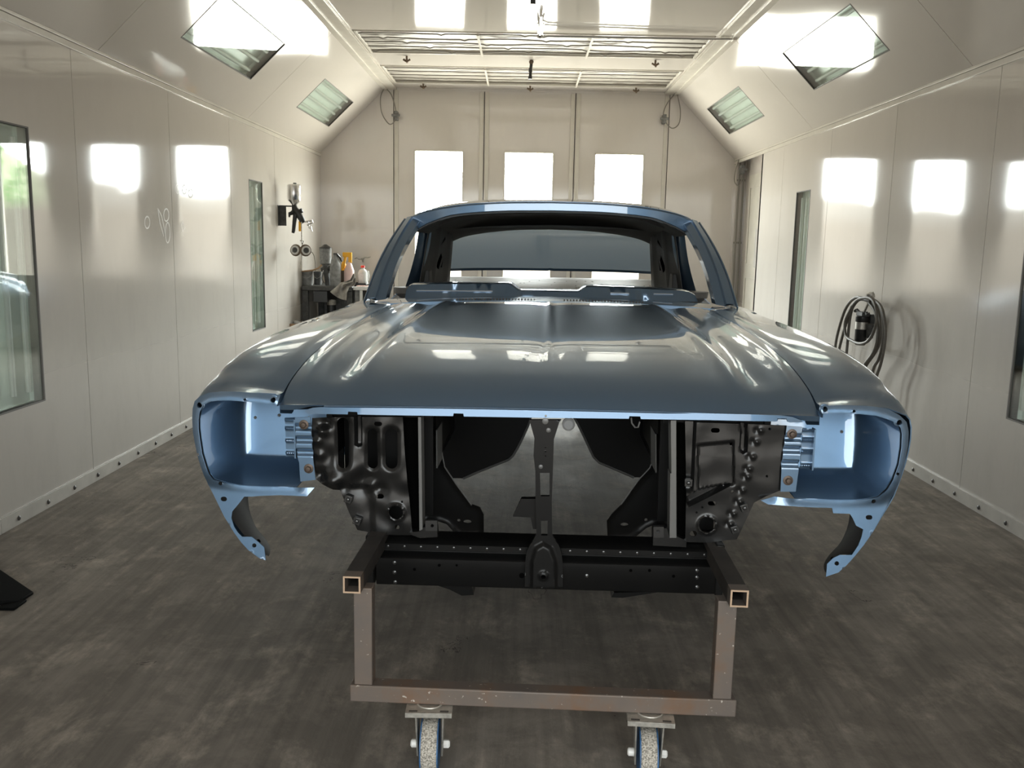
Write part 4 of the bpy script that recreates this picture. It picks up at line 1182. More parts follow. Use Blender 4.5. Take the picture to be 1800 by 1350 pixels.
# floor pan, rear panel, trunk floor
mb = MB()
for s in (-1, 1):
    a_, b_ = sorted((s*.17, s*.70)); mb.box((a_, 1.32, .4985), (b_, 2.9, .506))
mb.hexa([Vector(p) for p in ((-.17, 1.32, .50), (.17, 1.32, .50), (.17, 2.9, .50), (-.17, 2.9, .50), (-.12, 1.32, .66), (.12, 1.32, .66), (.12, 2.9, .55), (-.12, 2.9, .55))]) if False else None
mb.grid([[Vector((u, v, z*(1 if v < 2 else .93))) for u, z in ((-.17, .50), (-.15, .62), (-.08, .68), (.08, .68), (.15, .62), (.17, .50))] for v in (1.32, 1.9, 2.4, 2.9)])
mb.box((-.70, 2.9, .50), (.70, 2.91, .93)); mb.box((-.66, 2.91, .60), (.66, 4.44, .61))
mb.build('floor_pan', 'black', car, angle=30)
mb = MB(); mb.box((-.80, 4.46, .52), (.80, 4.48, .93)); mb.build('tail_panel', 'blue', car, bevel=.004)

# ================================================================== DOLLY UNDER THE CAR
dolly = empty('steel_dolly', 'rusty square-tube steel dolly carrying the blue car shell', 'dolly', CO, -TH)
def sqtube(mb, p, q, w=.040, t=.004):          # hollow square tube along y
    (u, v0, z), (v1) = p, q
    h = w/2
    for a in ((u-h, z-h, u+h, z-h+t), (u-h, z+h-t, u+h, z+h), (u-h, z-h+t, u-h+t, z+h-t), (u+h-t, z-h+t, u+h, z+h-t)):
        mb.use('rust').box((a[0], v0+.001, a[1]), (a[2], v0+.035, a[3])); mb.use('darktube').box((a[0], v0+.035, a[1]), (a[2], v1, a[3]))
        mb.use('bare').box((a[0], v0, a[1]), (a[2], v0+.001, a[3]))
for s in (-1, 1):
    mb = MB(); sqtube(mb, (s*.436, -.30, .4765), 3.95); mb.build('support_tube', None, dolly, smooth=False)
for v in (-.27, 3.80):
    mb = MB(); mb.box((-.450, v, .175), (.452, v+.042, .217)); mb.build('cross_beam', 'rust', dolly, bevel=.003)
    for s in (-1, 1):
        mb = MB(); mb.box((s*.418-.0215, v+.002, .2175), (s*.418+.0215, v+.04, .4565)); mb.build('post', 'rust', dolly, bevel=.002)
def caster(u, v, steer):
    c = empty('caster', loc=(u, v, 0), rz=steer); c.parent = dolly
    mb = MB().use('zinc'); mb.box((-.054, -.062, .163), (.054, .05, .1745))
    mb.lathe([(.040, 0), (.042, .006), (.036, .011), (.030, .011), (.030, .006), (0, .006)], (0, -.02, .1745), (0, 0, 1), 24) if False else None
    mb.lathe([(.044, 0), (.044, -.010), (.030, -.014), (0, -.014)], (0, 0, .163), (0, 0, 1), 24)
    mb.use('bolt_dark')
    for s in (-1, 1): mb.box((s*.036-.010, -.056, .1744), (s*.036+.010, -.049, .1752))
    mb.build('mounting_plate', None, c, bevel=.0015)
    mb = MB(); mb.tube([Vector((.030*math.cos(a), -.012-.030*math.sin(a), .1755)) for a in [PI*i/16 for i in range(17)]], .0022, 6); mb.build('swivel_ring', 'zinc', c)
    mb = MB()
    for s in (-1, 1):
        P = [Vector(p) for p in ((s*.027, -.018, .040), (s*.031, -.018, .040), (s*.031, .018, .040), (s*.027, .018, .040), (s*.030, -.034, .153), (s*.034, -.034, .153), (s*.034, .034, .153), (s*.030, .034, .153))]
        mb.hexa(P)
    mb.build('fork', 'zinc', c, bevel=.001)
    mb = MB(); mb.lathe([(.0, -.02), (.056, -.020), (.061, -.017), (.0625, -.010), (.0625, .010), (.061, .017), (.056, .020), (.0, .020)], (0, 0, .0625), (1, 0, 0), 40)
    mb.build('wheel', 'tread', c, angle=50)
    mb = MB()
    for s in (-1, 1): mb.lathe([(.030, s*.0185), (.0585, s*.0185), (.0590, s*.0215), (.030, s*.0215)], (0, 0, .0625), (1, 0, 0), 40)
    mb.build('wheel_rim', 'bluerubber', c, angle=40)
    mb = MB()
    for s in (-1, 1): mb.lathe([(.010, s*.031), (.010, s*.044), (.0065, s*.047), (0, s*.047)], (0, 0, .0625), (1, 0, 0), 6 if s > 0 else 14)
    mb.build('axle_bolt', 'white', c, angle=30)
    return c
caster(cq(757, 1300, -.24)[0], -.245, .05); caster(cq(1138, 1310, -.24)[0], -.245, -.03)
caster(-.26, 3.82, .3); caster(.26, 3.82, -.2)

# ================================================================== THINGS ALONG THE WALLS
def W(px, py, Y): return on(px, py, 1, Y)
PXM = lambda Y: (Y*.99+.1)/F                   # metres per photo pixel at depth Y
YG = 8.05; g = PXM(YG)
# wall bracket
a, b = W(492, 361, YG), W(505, 397, YG)
r = empty('wall_bracket', 'dusty black steel bracket on left wall holding the spray gun', 'bracket', (XL, YG, b.z))
mb = MB(); mb.box((.0, -.03, 0), (b.x-XL, -.024, a.z-b.z)); mb.box((.0005, -.06, .0), (.006, .03, a.z-b.z)); mb.build('plate', 'dusty', r, bevel=.001)
mb = MB(); q = W(516, 366, YG); mb.box((.0, -.024, a.z-b.z-.012), (q.x-XL-.012, -.0, a.z-b.z)); mb.build('arm', 'dusty', r, bevel=.001)
# spray gun
o = W(517, 361, YG)
gun = empty('spray_gun', 'black spray gun with a polished steel cup hanging on left wall', 'spray gun', o)
k = g
mb = MB(); mb.lathe([(.3*k*0, -34*k+34*k-0), (3*k, 0), (10.5*k, 8*k), (11.5*k, 10*k), (11.5*k, 33*k), (10.8*k, 34.5*k), (9*k, 36*k), (0, 36.5*k)], (0, 0, -.2*k), (0, 0, 1), 24)
cup = mb.build('steel_cup', 'chrome', gun)
mb = MB(); mb.lathe([(3*k, 0), (3*k, 2*k), (0, 2.2*k)], (2*k, 0, 36*k), (0, 0, 1), 12); mb.build('lid_knob', 'plasblack', cup)
mb = MB(); mb.tube([(0, 0, 1*k), (1*k, 0, -6*k), (6*k, 0, -12*k), (14*k, 0, -26*k), (16*k, 0, -29*k)], [4*k, 5.5*k, 6*k, 5*k, 3*k], 10)
mb.tube([(1*k, 0, -8*k), (-4*k, 0, -13*k), (-9*k, 0, -15*k)], [4*k, 3.5*k, 3*k], 8); mb.lathe([(0, -2*k), (4.5*k, -1.5*k), (4.5*k, 1.5*k), (0, 2*k)], (-8.5*k, 0, -16*k), (1, .3, 0), 12)
mb.lathe([(0, -2*k), (4*k, -1.5*k), (4*k, 2.5*k), (0, 3*k)], (12*k, 0, -9*k), (1, 0, .4), 12)
mb.build('gun_body', 'plasblack', gun, angle=60)
mb = MB(); mb.tube([(2*k, 0, -14*k), (0, 0, -28*k), (-2*k, 0, -44*k), (-3*k, 0, -47*k)], [4*k, 3.5*k, 3*k, 2.5*k], 10); mb.build('handle', 'plasblack', gun)
mb = MB(); mb.tube([(14*k, 0, -27*k), (20*k, 0, -27*k), (31*k, 0, -25*k), (32*k, 0, -28*k), (22*k, 0, -33*k), (28*k, 0, -36*k), (30*k, 0, -44*k)], 1.5*k, 8); mb.tube([(24*k, 0, -27*k), (25*k, 0, -38*k), (29*k, 0, -40*k)], 1.2*k, 8); mb.build('trigger', 'chrome', gun)
# yellow tag and hanging rod, respirator
o = W(527, 389, YG); t = empty('yellow_tag', 'small yellow plastic strip hanging below the wall spray gun', 'tag', o)
mb = MB(); mb.box((-2.2*k, -.004, -17*k), (2*k, .004, 0)); mb.build('strip', 'yellow', t, bevel=.002)
o = W(530, 390, YG-.02); t = empty('hanging_rod', 'thin steel rod with a hook hanging below the wall spray gun', 'rod', o)
mb = MB(); mb.tube([(0, 0, 0), (0, 0, -36*k), (1*k, 0, -40*k), (0, 0, -47*k)], 1.*k, 6); mb.tube([(-3*k, 0, -32*k), (3*k, 0, -33*k), (1*k, 0, -38*k)], 1*k, 6); mb.build('rod', 'zinc', t)
mb = MB(); mb.tube([(0, 0, -47*k), (-.5*k, 0, -62*k), (-3*k, 0, -74*k), (-5*k, 0, -78*k), (-1*k, 0, -79*k)], .7*k, 6); mb.build('hook', 'zinc', t)
o = W(529, 440, YG-.03); rp = empty('respirator', 'twin-filter respirator mask hanging from rod on left wall', 'mask', o)
for dx, ax in ((-9*k, (-.25, -1, .1)), (8*k, (.6, -1, 0))):
    mb = MB(); mb.use('brown').lathe([(0, 3*k), (9.5*k, 2.5*k), (10.5*k, 0), (9*k, -3*k), (7.5*k, -3.4*k)], (dx, 0, 0), ax, 16)
    mb.use('label').lathe([(8*k, 3*k), (7.6*k, 3.6*k), (5.5*k, 3.8*k), (5.3*k, 3*k)], (dx, 0, 0), ax, 16); mb.use('inner').lathe([(4.5*k, 3*k), (3.8*k, 4*k), (0, 4.3*k)], (dx, 0, 0), ax, 14)
    mb.build('filter_cartridge', None, rp, angle=40)
mb = MB(); mb.lathe([(0, -4*k), (4*k, -3.5*k), (5*k, 0), (3*k, 4*k), (0, 4.5*k)], (0, 0, 0), (0, 0, 1), 12); mb.build('face_piece', 'dustgrey', rp)

# bench in the far left corner
YB1 = 8.72; k = PXM(YB1)
a = W(560, 503, YB1); zt = a.z; x0 = XL+.02; x1 = W(619, 512, YB1).x
bench = empty('work_bench', 'dust-covered dark bench in the far left corner', 'bench', ((x0+x1)/2, 9.05, 0))
ox, oy = bench.location.x, bench.location.y
mb = MB(); mb.box((x0-ox, YB1-oy, zt-.045), (x1-ox, 9.5-oy, zt)); mb.build('bench_top', 'dusty', bench, bevel=.006)
for xx in (x0+.03, x1-.03):
    for yy in (YB1+.04, 9.44):
        mb = MB(); mb.box((xx-.028-ox, yy-.028-oy, 0), (xx+.028-ox, yy+.028-oy, zt-.046)); mb.build('leg', 'dusty', bench, bevel=.004)
mb = MB(); mb.box((W(550, 520, YB1).x-ox, YB1+.01-oy, zt-.16), (W(575, 520, YB1).x-ox, 9.2-oy, zt-.047)); mb.build('drawer', 'plasblack', bench, bevel=.004)
mb = MB(); mb.box((x0+.01-ox, YB1+.03-oy, .30), (x1-.01-ox, 9.48-oy, .325)); mb.build('shelf', 'dusty', bench, bevel=.003)
mb = MB(); mb.box((x0+.05-ox, 9.47-oy, .33), (x1-.05-ox, 9.485-oy, zt-.05)); mb.build('back_panel', 'dustgrey', bench)
# second low stand
x2, x3 = W(621, 520, YB1).x, W(662, 520, YB1).x
st = empty('side_stand', 'white-edged grey stand right of dark corner bench', 'stand', ((x2+x3)/2, 9.0, 0)); ox2 = st.location.x
zs_ = zt-.002
mb = MB(); mb.box((x2-ox2, YB1-9.0, zs_-.03), (x3-ox2, .45, zs_)); mb.build('stand_top', 'white', st, bevel=.003)
for xx in (x2+.075, x3-.02):
    for yy in (YB1-9.0+.02, .43):
        mb = MB(); mb.box((xx-.014-ox2, yy-.014, 0), (xx+.014-ox2, yy+.014, zs_-.031)); mb.build('leg', 'white', st, bevel=.002)
mb = MB(); mb.box((x2+.01-ox2, YB1-9.0+.03, zs_-.30), (x2+.055-ox2, .40, zs_-.031)); mb.build('side_panel', 'dustgrey', st)
mb = MB(); mb.box((x2+.12-ox2, YB1-9.0+.05, zs_-.20), (x3-.03-ox2, .35, zs_-.04)); mb.build('tray_box', 'dustgrey', st, bevel=.004)
mb = MB(); mb.box((x2+.01-ox2, YB1-9.0+.03, .28), (x3-.01-ox2, .44, .30)); mb.build('shelf', 'dustgrey', st)

def stand(name, label, cat, px, y_, group=None, base=None):
    p = W(px, 500, y_); return empty(name, label, cat, (p.x, y_, (zt if base is None else base)+.0005), 0, group)
y_ = 8.88; k = PXM(y_)
for px, rr_, hh, lb, m in ((540.5, 10.5, 24, 'wide grey dusty tub at the wall end of the corner bench', 'dustgrey'), (560, 7.5, 22, 'smaller black tub beside the grey tub on corner bench', 'dusty')):
    t = stand('tub', lb, 'tub', px-(1 if px > 550 else 0), y_+(.12 if px > 550 else 0), 'tubs on the corner bench')
    mb = MB(); mb.lathe([(rr_*k*.9, 0), (rr_*k, hh*k), (rr_*k*1.05, hh*k), (rr_*k*1.05, hh*k*1.05), (rr_*k*.96, hh*k*1.05), (rr_*k*.93, 2*k), (0, 2*k)], (0, 0, 0), (0, 0, 1), 24); mb.build('tub_body', m, t)
    mb = MB(); mb.tube([(rr_*k*math.cos(a_), rr_*k*.9*math.sin(a_)-.005, hh*k*(1.02-.5*abs(math.sin(a_)))) for a_ in [PI+PI*i/12 for i in range(13)]], .0016, 6); mb.build('handle', 'zinc', t)
t = stand('stir_stick', 'light wooden stick leaning across the bench tubs', 'stick', 549, 8.80)
mb = MB(); mb.tube([(-18*k, 0, 24*k), (0, .01, 26*k), (10*k, .02, 30*k), (16*k, .03, 36*k)], [1.4*k, 1.6*k, 1.6*k, 1.2*k], 6); mb.build('shaft', 'card', t)
t = stand('bent_wire', 'bent dark wire standing behind the grey tub', 'wire', 553, 9.1)
mb = MB(); mb.tube([(2*k, 0, 0), (2*k, 0, 38*k), (0, 0, 50*k), (-3*k, 0, 56*k), (-6*k, 0, 57*k)], .8*k, 6); mb.build('shaft', 'cable', t)
# spray gun standing on bench with dusty cup
t = stand('spray_gun', 'dusty spray gun with grey cup standing on corner bench', 'spray gun', 573, 8.92)
mb = MB(); mb.lathe([(5*k, 34*k), (10*k, 38*k), (10.5*k, 63*k), (11*k, 64*k), (9*k, 66*k), (3*k, 68*k), (0, 69*k)], (0, 0, 0), (0, 0, 1), 20); cup = mb.build('dusty_cup', 'dustgrey', t)
mb = MB(); mb.lathe([(10.8*k, 63*k), (11*k, 65.5*k), (8*k, 67*k), (2*k, 71*k), (0, 71*k)], (0, 0, 0), (0, 0, 1), 18); mb.build('cup_lid', 'plasblack', cup)
mb = MB(); mb.tube([(0, 0, 35*k), (0, 0, 28*k), (3*k, 0, 12*k), (4*k, 0, 0)], [5*k, 6*k, 5*k, 5*k], 10); mb.tube([(-8*k, 0, 27*k), (9*k, 0, 30*k), (13*k, 0, 24*k)], [3.5*k, 5*k, 3*k], 8); mb.build('gun_body', 'dusty', t)
mb = MB(); mb.tube([(-3*k, -.02, 26*k), (-6*k, -.03, 12*k), (-3*k, -.03, 4*k)], 1.2*k, 6); mb.build('trigger', 'chrome', t)
# grey spray bottle
t = stand('spray_bottle', 'grey dusty bottle with a bent neck beside the standing spray gun', 'bottle', 590, 8.82)
mb = MB(); mb.lathe([(0, 0), (9*k, 0), (9.5*k, 3*k), (9.5*k, 32*k), (7*k, 45*k), (3.5*k, 51*k), (3.5*k, 54*k), (0, 54*k)], (0, 0, 0), (0, 0, 1), 22); mb.build('bottle_body', 'dustgrey', t)
mb = MB(); mb.tube([(-3*k, 0, 54*k), (3*k, 0, 54*k), (8*k, 0, 49*k), (11*k, 0, 42*k)], [2.5*k, 2.5*k, 2*k, 1.5*k], 8); mb.build('nozzle_head', 'plasblack', t)
# yellow trigger bottle
t = stand('spray_bottle', 'pinkish spray bottle with a yellow trigger head on corner bench', 'bottle', 614, 8.88)
mb = MB(); mb.lathe([(0, 0), (8.5*k, 0), (9*k, 3*k), (8.8*k, 26*k), (5*k, 37*k), (3*k, 41*k), (0, 41*k)], (0, 0, 0), (0, 0, 1), 22); mb.build('bottle_body', 'pink', t)
mb = MB(); mb.box((-11*k, -.012, 50*k), (5*k, .012, 58*k)); mb.box((-1*k, -.010, 40*k), (5*k, .010, 51*k)); mb.hexa([Vector(p) for p in ((-11*k, -.008, 30*k), (-8.5*k, -.008, 30*k), (-8.5*k, .008, 30*k), (-11*k, .008, 30*k), (-9*k, -.008, 51*k), (-4*k, -.008, 51*k), (-4*k, .008, 51*k), (-9*k, .008, 51*k))]); mb.build('trigger_head', 'yellow', t, bevel=.004)
t = stand('label_bottle', 'small bottle with dark label under the yellow trigger', 'bottle', 604.5, 8.93)
mb = MB(); mb.use('yellow').lathe([(0, 0), (4.5*k, 0), (4.5*k, 36*k), (2*k, 42*k), (0, 42*k)], (0, 0, 0), (0, 0, 1), 14); mb.use('brown').lathe([(4.7*k, 6*k), (4.75*k, 6.2*k), (4.75*k, 26*k), (4.7*k, 26.2*k)], (0, 0, 0), (0, 0, 1), 14); mb.build('bottle_body', None, t)
# red cap bottle on a black tray
base2 = zs_
t = empty('black_tray', 'shallow black tray at the back of the side stand', 'tray', (W(635, 500, 9.0).x, 9.0, base2+.0005))
mb = MB(); mb.box((-12*k, -.09, 0), (11*k, .09, .004))
for q in ((-12*k, -.09, -11.3*k, .09), (10.3*k, -.09, 11*k, .09), (-12*k, -.09, 11*k, -.086), (-12*k, .086, 11*k, .09)): mb.box((q[0], q[1], 0), (q[2], q[3], .030))
mb.build('tray_body', 'plasblack', t)
t = empty('solvent_bottle', 'clear bottle with a red cap and white label standing in black tray', 'bottle', (W(638, 500, 9.0).x, 9.0, base2+.005))
mb = MB(); mb.lathe([(0, 0), (8.3*k, 0), (8.8*k, 2*k), (8.8*k, 22*k), (6*k, 27*k), (3*k, 29*k), (3*k, 31*k), (0, 31*k)], (0, 0, 0), (0, 0, 1), 22); bb = mb.build('bottle_body', 'clear', t)
mb = MB(); mb.lathe([(0, 31*k), (3.6*k, 31*k), (3.6*k, 34.5*k), (0, 35*k)], (0, 0, 0), (0, 0, 1), 16); mb.build('cap', 'red', t)
mb = MB(); mb.box((-6*k, -8.9*k, 3*k), (2.5*k, -8.2*k, 20*k)); mb.build('label_patch', 'label', t, bevel=.001)
mb = MB(); mb.tube([(6*k, 0, 26*k), (9.5*k, 0, 25*k), (11*k, 0, 18*k), (9.5*k, 0, 8*k)], 1*k, 8); mb.build('handle', 'clear', t)
t = empty('tool_roll', 'black tools lying at the right end of the side stand', 'tools', (W(652, 500, 8.95).x, 8.95, base2+.001))
mb = MB(); mb.tube([(-8*k, -.05, 2*k), (-2*k, -.02, 2.2*k), (5*k, .02, 2*k)], [1*k, 2*k, 1.6*k], 8); mb.build('tool_handle', 'plasblack', t)
t = empty('red_rag', 'crumpled reddish rag on the front edge of side stand', 'rag', (W(640, 505, 8.79).x, 8.79, base2+.001))
mb = MB(); rows = []
for j in range(7): rows.append([Vector(((i-8)*1.5*k, (j-3)*.014, .004+.010*abs(noise.noise(Vector((i*.6, j*.7, 2)))))) for i in range(17)])
mb.grid(rows); o_ = mb.build('rag_cloth', simple('rag_pink', (.45, .27, .22), .9, var=.3), t, angle=80); sm = o_.modifiers.new('t', 'SOLIDIFY'); sm.thickness = .003
# wall hook / tap
p = W(637, 455, 9.66); t = empty('wall_hose_tap', 'thin chrome tap fitting on back wall above the red-capped bottle', 'tap', (p.x, YB, p.z)); k9 = PXM(9.6)
mb = MB(); mb.tube([(-14*k9, -.03, 0), (-10*k9, -.04, 2*k9), (-6*k9, -.04, -1*k9), (0, -.04, 0), (5*k9, -.04, 3*k9), (10*k9, -.04, 2*k9), (14*k9, -.04, 4*k9)], 1.*k9, 8); mb.lathe([(2*k9, -.001), (2*k9, -.04), (0, -.045)], (0, 0, 0), (0, 1, 0), 10); mb.build('tap_arm', 'zinc', t)
mb = MB(); mb.tube([(0, -.04, 0), (1*k9, -.04, -6*k9)], [1.5*k9, 1.2*k9], 8); mb.build('spout', 'cable', t)
# towel draped over the bench corner
kb = PXM(8.66)
t = empty('towel', 'crumpled grey towel hanging over front edge of corner bench', 'towel', W(600, 505, 8.66))
Lt = [(622, 480), (616, 492), (598, 497), (590, 505), (580, 513)]; Rt = [(624, 488), (624, 500), (614, 505), (610, 515), (609, 528)]
rows = []
for j in range(25):
    s_ = j/24
    def al(Ls_, q):
        x = q*(len(Ls_)-1); i = min(int(x), len(Ls_)-2); f_ = x-i
        return (Ls_[i][0]*(1-f_)+Ls_[i+1][0]*f_, Ls_[i][1]*(1-f_)+Ls_[i+1][1]*f_)
    l_, r_ = al(Lt, s_), al(Rt, s_); row = []
    for i in range(25):
        q = i/24; px = l_[0]*(1-q)+r_[0]*q; py = l_[1]*(1-q)+r_[1]*q+(3*math.sin(q*PI) if s_ > .8 else 0)
        yy = 8.70-.02*s_+.02*math.sin(q*9+s_*4)+.012*math.sin(q*17-s_*5)
        row.append(W(px, py, yy)-Vector(t.location))
    rows.append(row)
mb = MB(); mb.grid(rows); o_ = mb.build('towel_cloth', 'towel', t, angle=80); sm = o_.modifiers.new('t', 'SOLIDIFY'); sm.thickness = .004
# can on the bench shelf
t = empty('paint_can', 'silver paint can with dark label on the shelf under corner bench', 'can', (W(583, 545, 8.85).x, 8.85, .3255))
hz = W(583, 527, 8.85).z-.3255
mb = MB().use('zinc'); mb.lathe([(0, 0), (7.8*k, 0), (8*k, .006), (7.8*k, .008), (7.8*k, hz-.008), (8*k, hz-.006), (8*k, hz), (6.5*k, hz), (6.5*k, hz-.006), (0, hz-.006)], (0, 0, 0), (0, 0, 1), 24)
mb.use('plasblack').lathe([(7.85*k, .04), (7.9*k, .04), (7.9*k, hz-.05), (7.85*k, hz-.05)], (0, 0, 0), (0, 0, 1), 24); mb.build('can_body', None, t)
# cardboard box on the floor with clear cups
a = W(502, 566, 8.5); b = W(544, 566, 8.5); zt2 = a.z
t = empty('cardboard_box', 'open brown cardboard box beside left wall in front of bench', 'box', ((a.x+b.x)/2, 8.45, .0))
w_ = (b.x-a.x)/2
mb = MB(); 
for q in ((-w_, -.13, -w_+.006, .13), (w_-.006, -.13, w_, .13), (-w_+.006, -.13, w_-.006, -.124), (-w_+.006, .124, w_-.006, .13)): mb.box((q[0], q[1], .001), (q[2], q[3], zt2))
mb.box((-w_+.006, -.124, .001), (w_-.006, .124, .01)); mb.box((-w_+.006, -.124, zt2-.05), (w_-.006, .124, zt2-.044)); mb.build('box_body', 'card', t)
for i, (dx, dy) in enumerate(((-.05, -.06), (.03, -.07), (.085, -.03), (-.01, .03))):
    c_ = empty('clear_cup', 'small clear mixing cup lying on top of the brown cardboard box', 'cup', (t.location.x+dx, 8.45+dy, zt2-.043), 0, 'clear mixing cups in the cardboard box')
    mb = MB(); mb.lathe([(.022, 0), (.028, .055), (.030, .056), (.030, .058), (.026, .057), (.020, .003), (0, .003)], (0, 0, 0), (0, 0, 1), 16); mb.build('cup_body', 'clear', c_)

# hose and filter on the right wall
YR = 5.83; k = PXM(YR)
def R_(px, py, off=.0): return on(px, py, 0, XR-off)
o = R_(1514, 580, .09); fr_ = empty('air_filter', 'black compressed-air filter with silver label on right wall', 'filter', (XR, o.y, o.z))
H = (600-545)*k
mb = MB(); mb.lathe([(0, -.10), (.030, -.095), (.037, -.08), (.037, .05), (.040, .055), (.040, .085), (.034, .09), (0, .092)], (-.09, 0, 0), (0, 0, 1), 24); fb = mb.build('filter_bowl', 'plasblack', fr_)
mb = MB(); mb.lathe([(.0375, .005), (.0385, .006), (.0385, .050), (.0375, .051)], (-.09, 0, 0), (0, 0, 1), 24); mb.build('silver_band', 'zinc', fb)
mb = MB(); mb.box((-.05, -.03, .04), (-.001, .03, .10)); mb.box((-.11, -.045, .088), (-.06, .06, .115)); mb.build('mounting_block', 'dusty', fr_, bevel=.004)
mb = MB(); mb.tube([(-.08, .06, .10), (-.09, .10, .12), (-.09, .13, .11)], .010, 10); mb.build('pipe_elbow', 'dusty', fr_); mb = MB(); mb.tube([(-.085, -.05, .11), (-.085, -.075, .10)], .012, 10); mb.build('pipe_elbow', 'dusty', fr_)
o2 = R_(1531, 520, .10)
mb = MB(); mb.tube([(-.09, -.02, .112), (o2.x-XR, o2.y-fr_.location.y, o2.z-fr_.location.z-.01)], .008, 8); mb.lathe([(0, -.016), (.020, -.015), (.024, .0), (.022, .020), (0, .024)], (o2.x-XR, o2.y-fr_.location.y, o2.z-fr_.location.z), (-.5, 0, 1), 14); mb.build('pressure_knob', 'zinc', fr_)
mb = MB(); 
for dy in (-.05, .045):
    mb = MB(); mb.lathe([(0, -.05), (.022, -.045), (.022, .04), (0, .05)], (-.055, dy, .0), (0, 0, 1), 12); mb.build('small_bowl', 'dusty', fr_)
hp = [(-.02, [(1528, 528), (1505, 523), (1488, 540), (1477, 570), (1469, 605), (1468, 640), (1474, 655)]),
      (.0, [(1530, 530), (1510, 527), (1495, 548), (1484, 580), (1475, 615), (1472, 640), (1480, 650)]),
      (.01, [(1500, 535), (1494, 560), (1490, 600), (1487, 640), (1487, 700)]),
      (.03, [(1497, 540), (1486, 565), (1487, 590), (1500, 600), (1512, 604), (1525, 600), (1535, 585), (1541, 560), (1538, 535), (1528, 524), (1510, 526), (1498, 538)]),
      (.015, [(1530, 524), (1545, 535), (1552, 560), (1552, 600), (1545, 630), (1535, 650), (1528, 700), (1520, 730)]),
      (-.01, [(1528, 526), (1541, 540), (1547, 565), (1546, 600), (1538, 620), (1524, 640), (1515, 660), (1510, 690)]),
      (.02, [(1531, 523), (1549, 540), (1556, 575), (1554, 610), (1548, 640), (1540, 665), (1536, 700), (1524, 730)]),
      (.0, [(1526, 530), (1538, 548), (1543, 575), (1542, 600), (1534, 622), (1520, 641), (1511, 662), (1505, 680)])]
hs = empty('air_hose', 'long grey rubber air hose hung in loops around the right wall filter', 'hose', (XR-.07, fr_.location.y, fr_.location.z))
allp = []
for off, pts in hp:
    c_ = [R_(x, y, .10+off) for x, y in pts]
    mb = MB(); mb.tube([p_-Vector(hs.location) for p_ in catmull([tuple(q) for q in c_], 5)], .0095, 8); mb.build('hose_loop', 'hose', hs)

# ---- compressed-air cables, ceiling nozzles, sprayer arm
def loop(name, label, pts, Y, cl, x=None):
    P = [W(a_, b_, Y) for a_, b_ in pts]; t = empty(name, label, 'cable', P[0])
    mb = MB(); mb.tube([p_-Vector(t.location) for p_ in catmull([tuple(q) for q in P], 5)], .0055, 8); mb.build('cable_loop', 'cable', t)
    c_ = W(cl[0], cl[1], Y); mb = MB(); o_ = c_-Vector(t.location)
    mb.box(tuple(o_+Vector((-.018, -.02, -.045))), tuple(o_+Vector((.018, min(.078, YB-Y-.002), .045)))); mb.box(tuple(o_+Vector((-.045, -.03, -.012))), tuple(o_+Vector((.045, -.01, .012)))); mb.build('clamp', 'dustgrey', t, bevel=.004)
loop('hanging_cable', 'grey cable loop clamped high on back wall, left of the glazed doors', [(676, 154), (669, 171), (671, 198), (684, 218), (694, 212), (696, 195), (688, 167), (677, 154)], 9.62, (696, 203))
loop('hanging_cable', 'grey cable loop clamped high on back wall, right of the glazed doors', [(1191, 160), (1172, 183), (1166, 206), (1180, 225), (1193, 218), (1196, 195), (1191, 167)], 9.62, (1168, 209))
loop('hanging_cable', 'grey cable loop beside the conduit in the far right corner', [(1299, 280), (1293, 300), (1291, 318), (1297, 326), (1303, 318), (1305, 300)], 9.50, (1306, 298))
for px, lb in ((1308, 'thin grey conduit nearest the alcove door in far right corner'), (1300, 'thin grey conduit against the far right corner')):
    p = W(px, 300, 9.6); t = empty('conduit', lb, 'pipe', (p.x, 9.6, 0)); mb = MB(); mb.tube([(0, 0, .05), (0, 0, 2.14)], .010, 10); mb.build('pipe', 'cable', t)
    mb = MB()
    for z in (.6, 1.3, 1.95): mb.box((-.02, .0, z-.01), (.02, .098, z+.01))
    mb.build('pipe_clip', 'cable', t)
NZ = [((715, 103), 'left tee nozzle on the ceiling band between the two filters'), ((1152, 110), 'right tee nozzle on the ceiling band between the two filters'), ((744, 150), 'left tee nozzle on the ceiling edge above glazed doors'), ((932, 154), 'middle tee nozzle on the ceiling edge above glazed doors'), ((1118, 157), 'right tee nozzle on the ceiling edge above glazed doors')]
for (px, py), lb in NZ:
    p = on(px, py, 2, ZC-.02); t = empty('ceiling_nozzle', 'small brown '+lb, 'nozzle', (p.x, p.y, ZC), 0, 'tee nozzles under the ceiling')
    mb = MB(); mb.tube([(0, 0, -.001), (0, 0, -.035)], .009, 10); mb.build('stem', 'brown', t)
    mb = MB(); mb.tube([(-.030, 0, -.026), (-.016, 0, -.036), (0, 0, -.042), (.016, 0, -.036), (.030, 0, -.026)], [.010, .009, .012, .009, .010], 8); mb.tube([(0, 0, -.03), (.004, -.01, -.058)], .009, 8); mb.build('tee', 'brown', t)
p = on(934, 106, 2, ZC); t = empty('hose_drop', 'short black hose end hanging from ceiling band', 'hose', p)
mb = MB(); mb.lathe([(.016, 0), (.016, -.03), (.012, -.035), (0, -.036)], (0, 0, 0), (0, 0, 1), 12); mb.tube([(-.02, 0, -.016), (.02, 0, -.012)], .010, 8); mb.build('collar', 'brown', t)
mb = MB(); mb.tube([(0, 0, -.035), (-.005, 0, -.08), (-.007, 0, -.155)], .014, 10); mb.lathe([(.017, 0), (.017, .03)], (-.006, 0, -.10), (0, 0, 1), 12); mb.lathe([(.018, 0), (.018, .025)], (-.007, 0, -.16), (0, 0, 1), 12); mb.build('hose_end', 'plasblack', t)
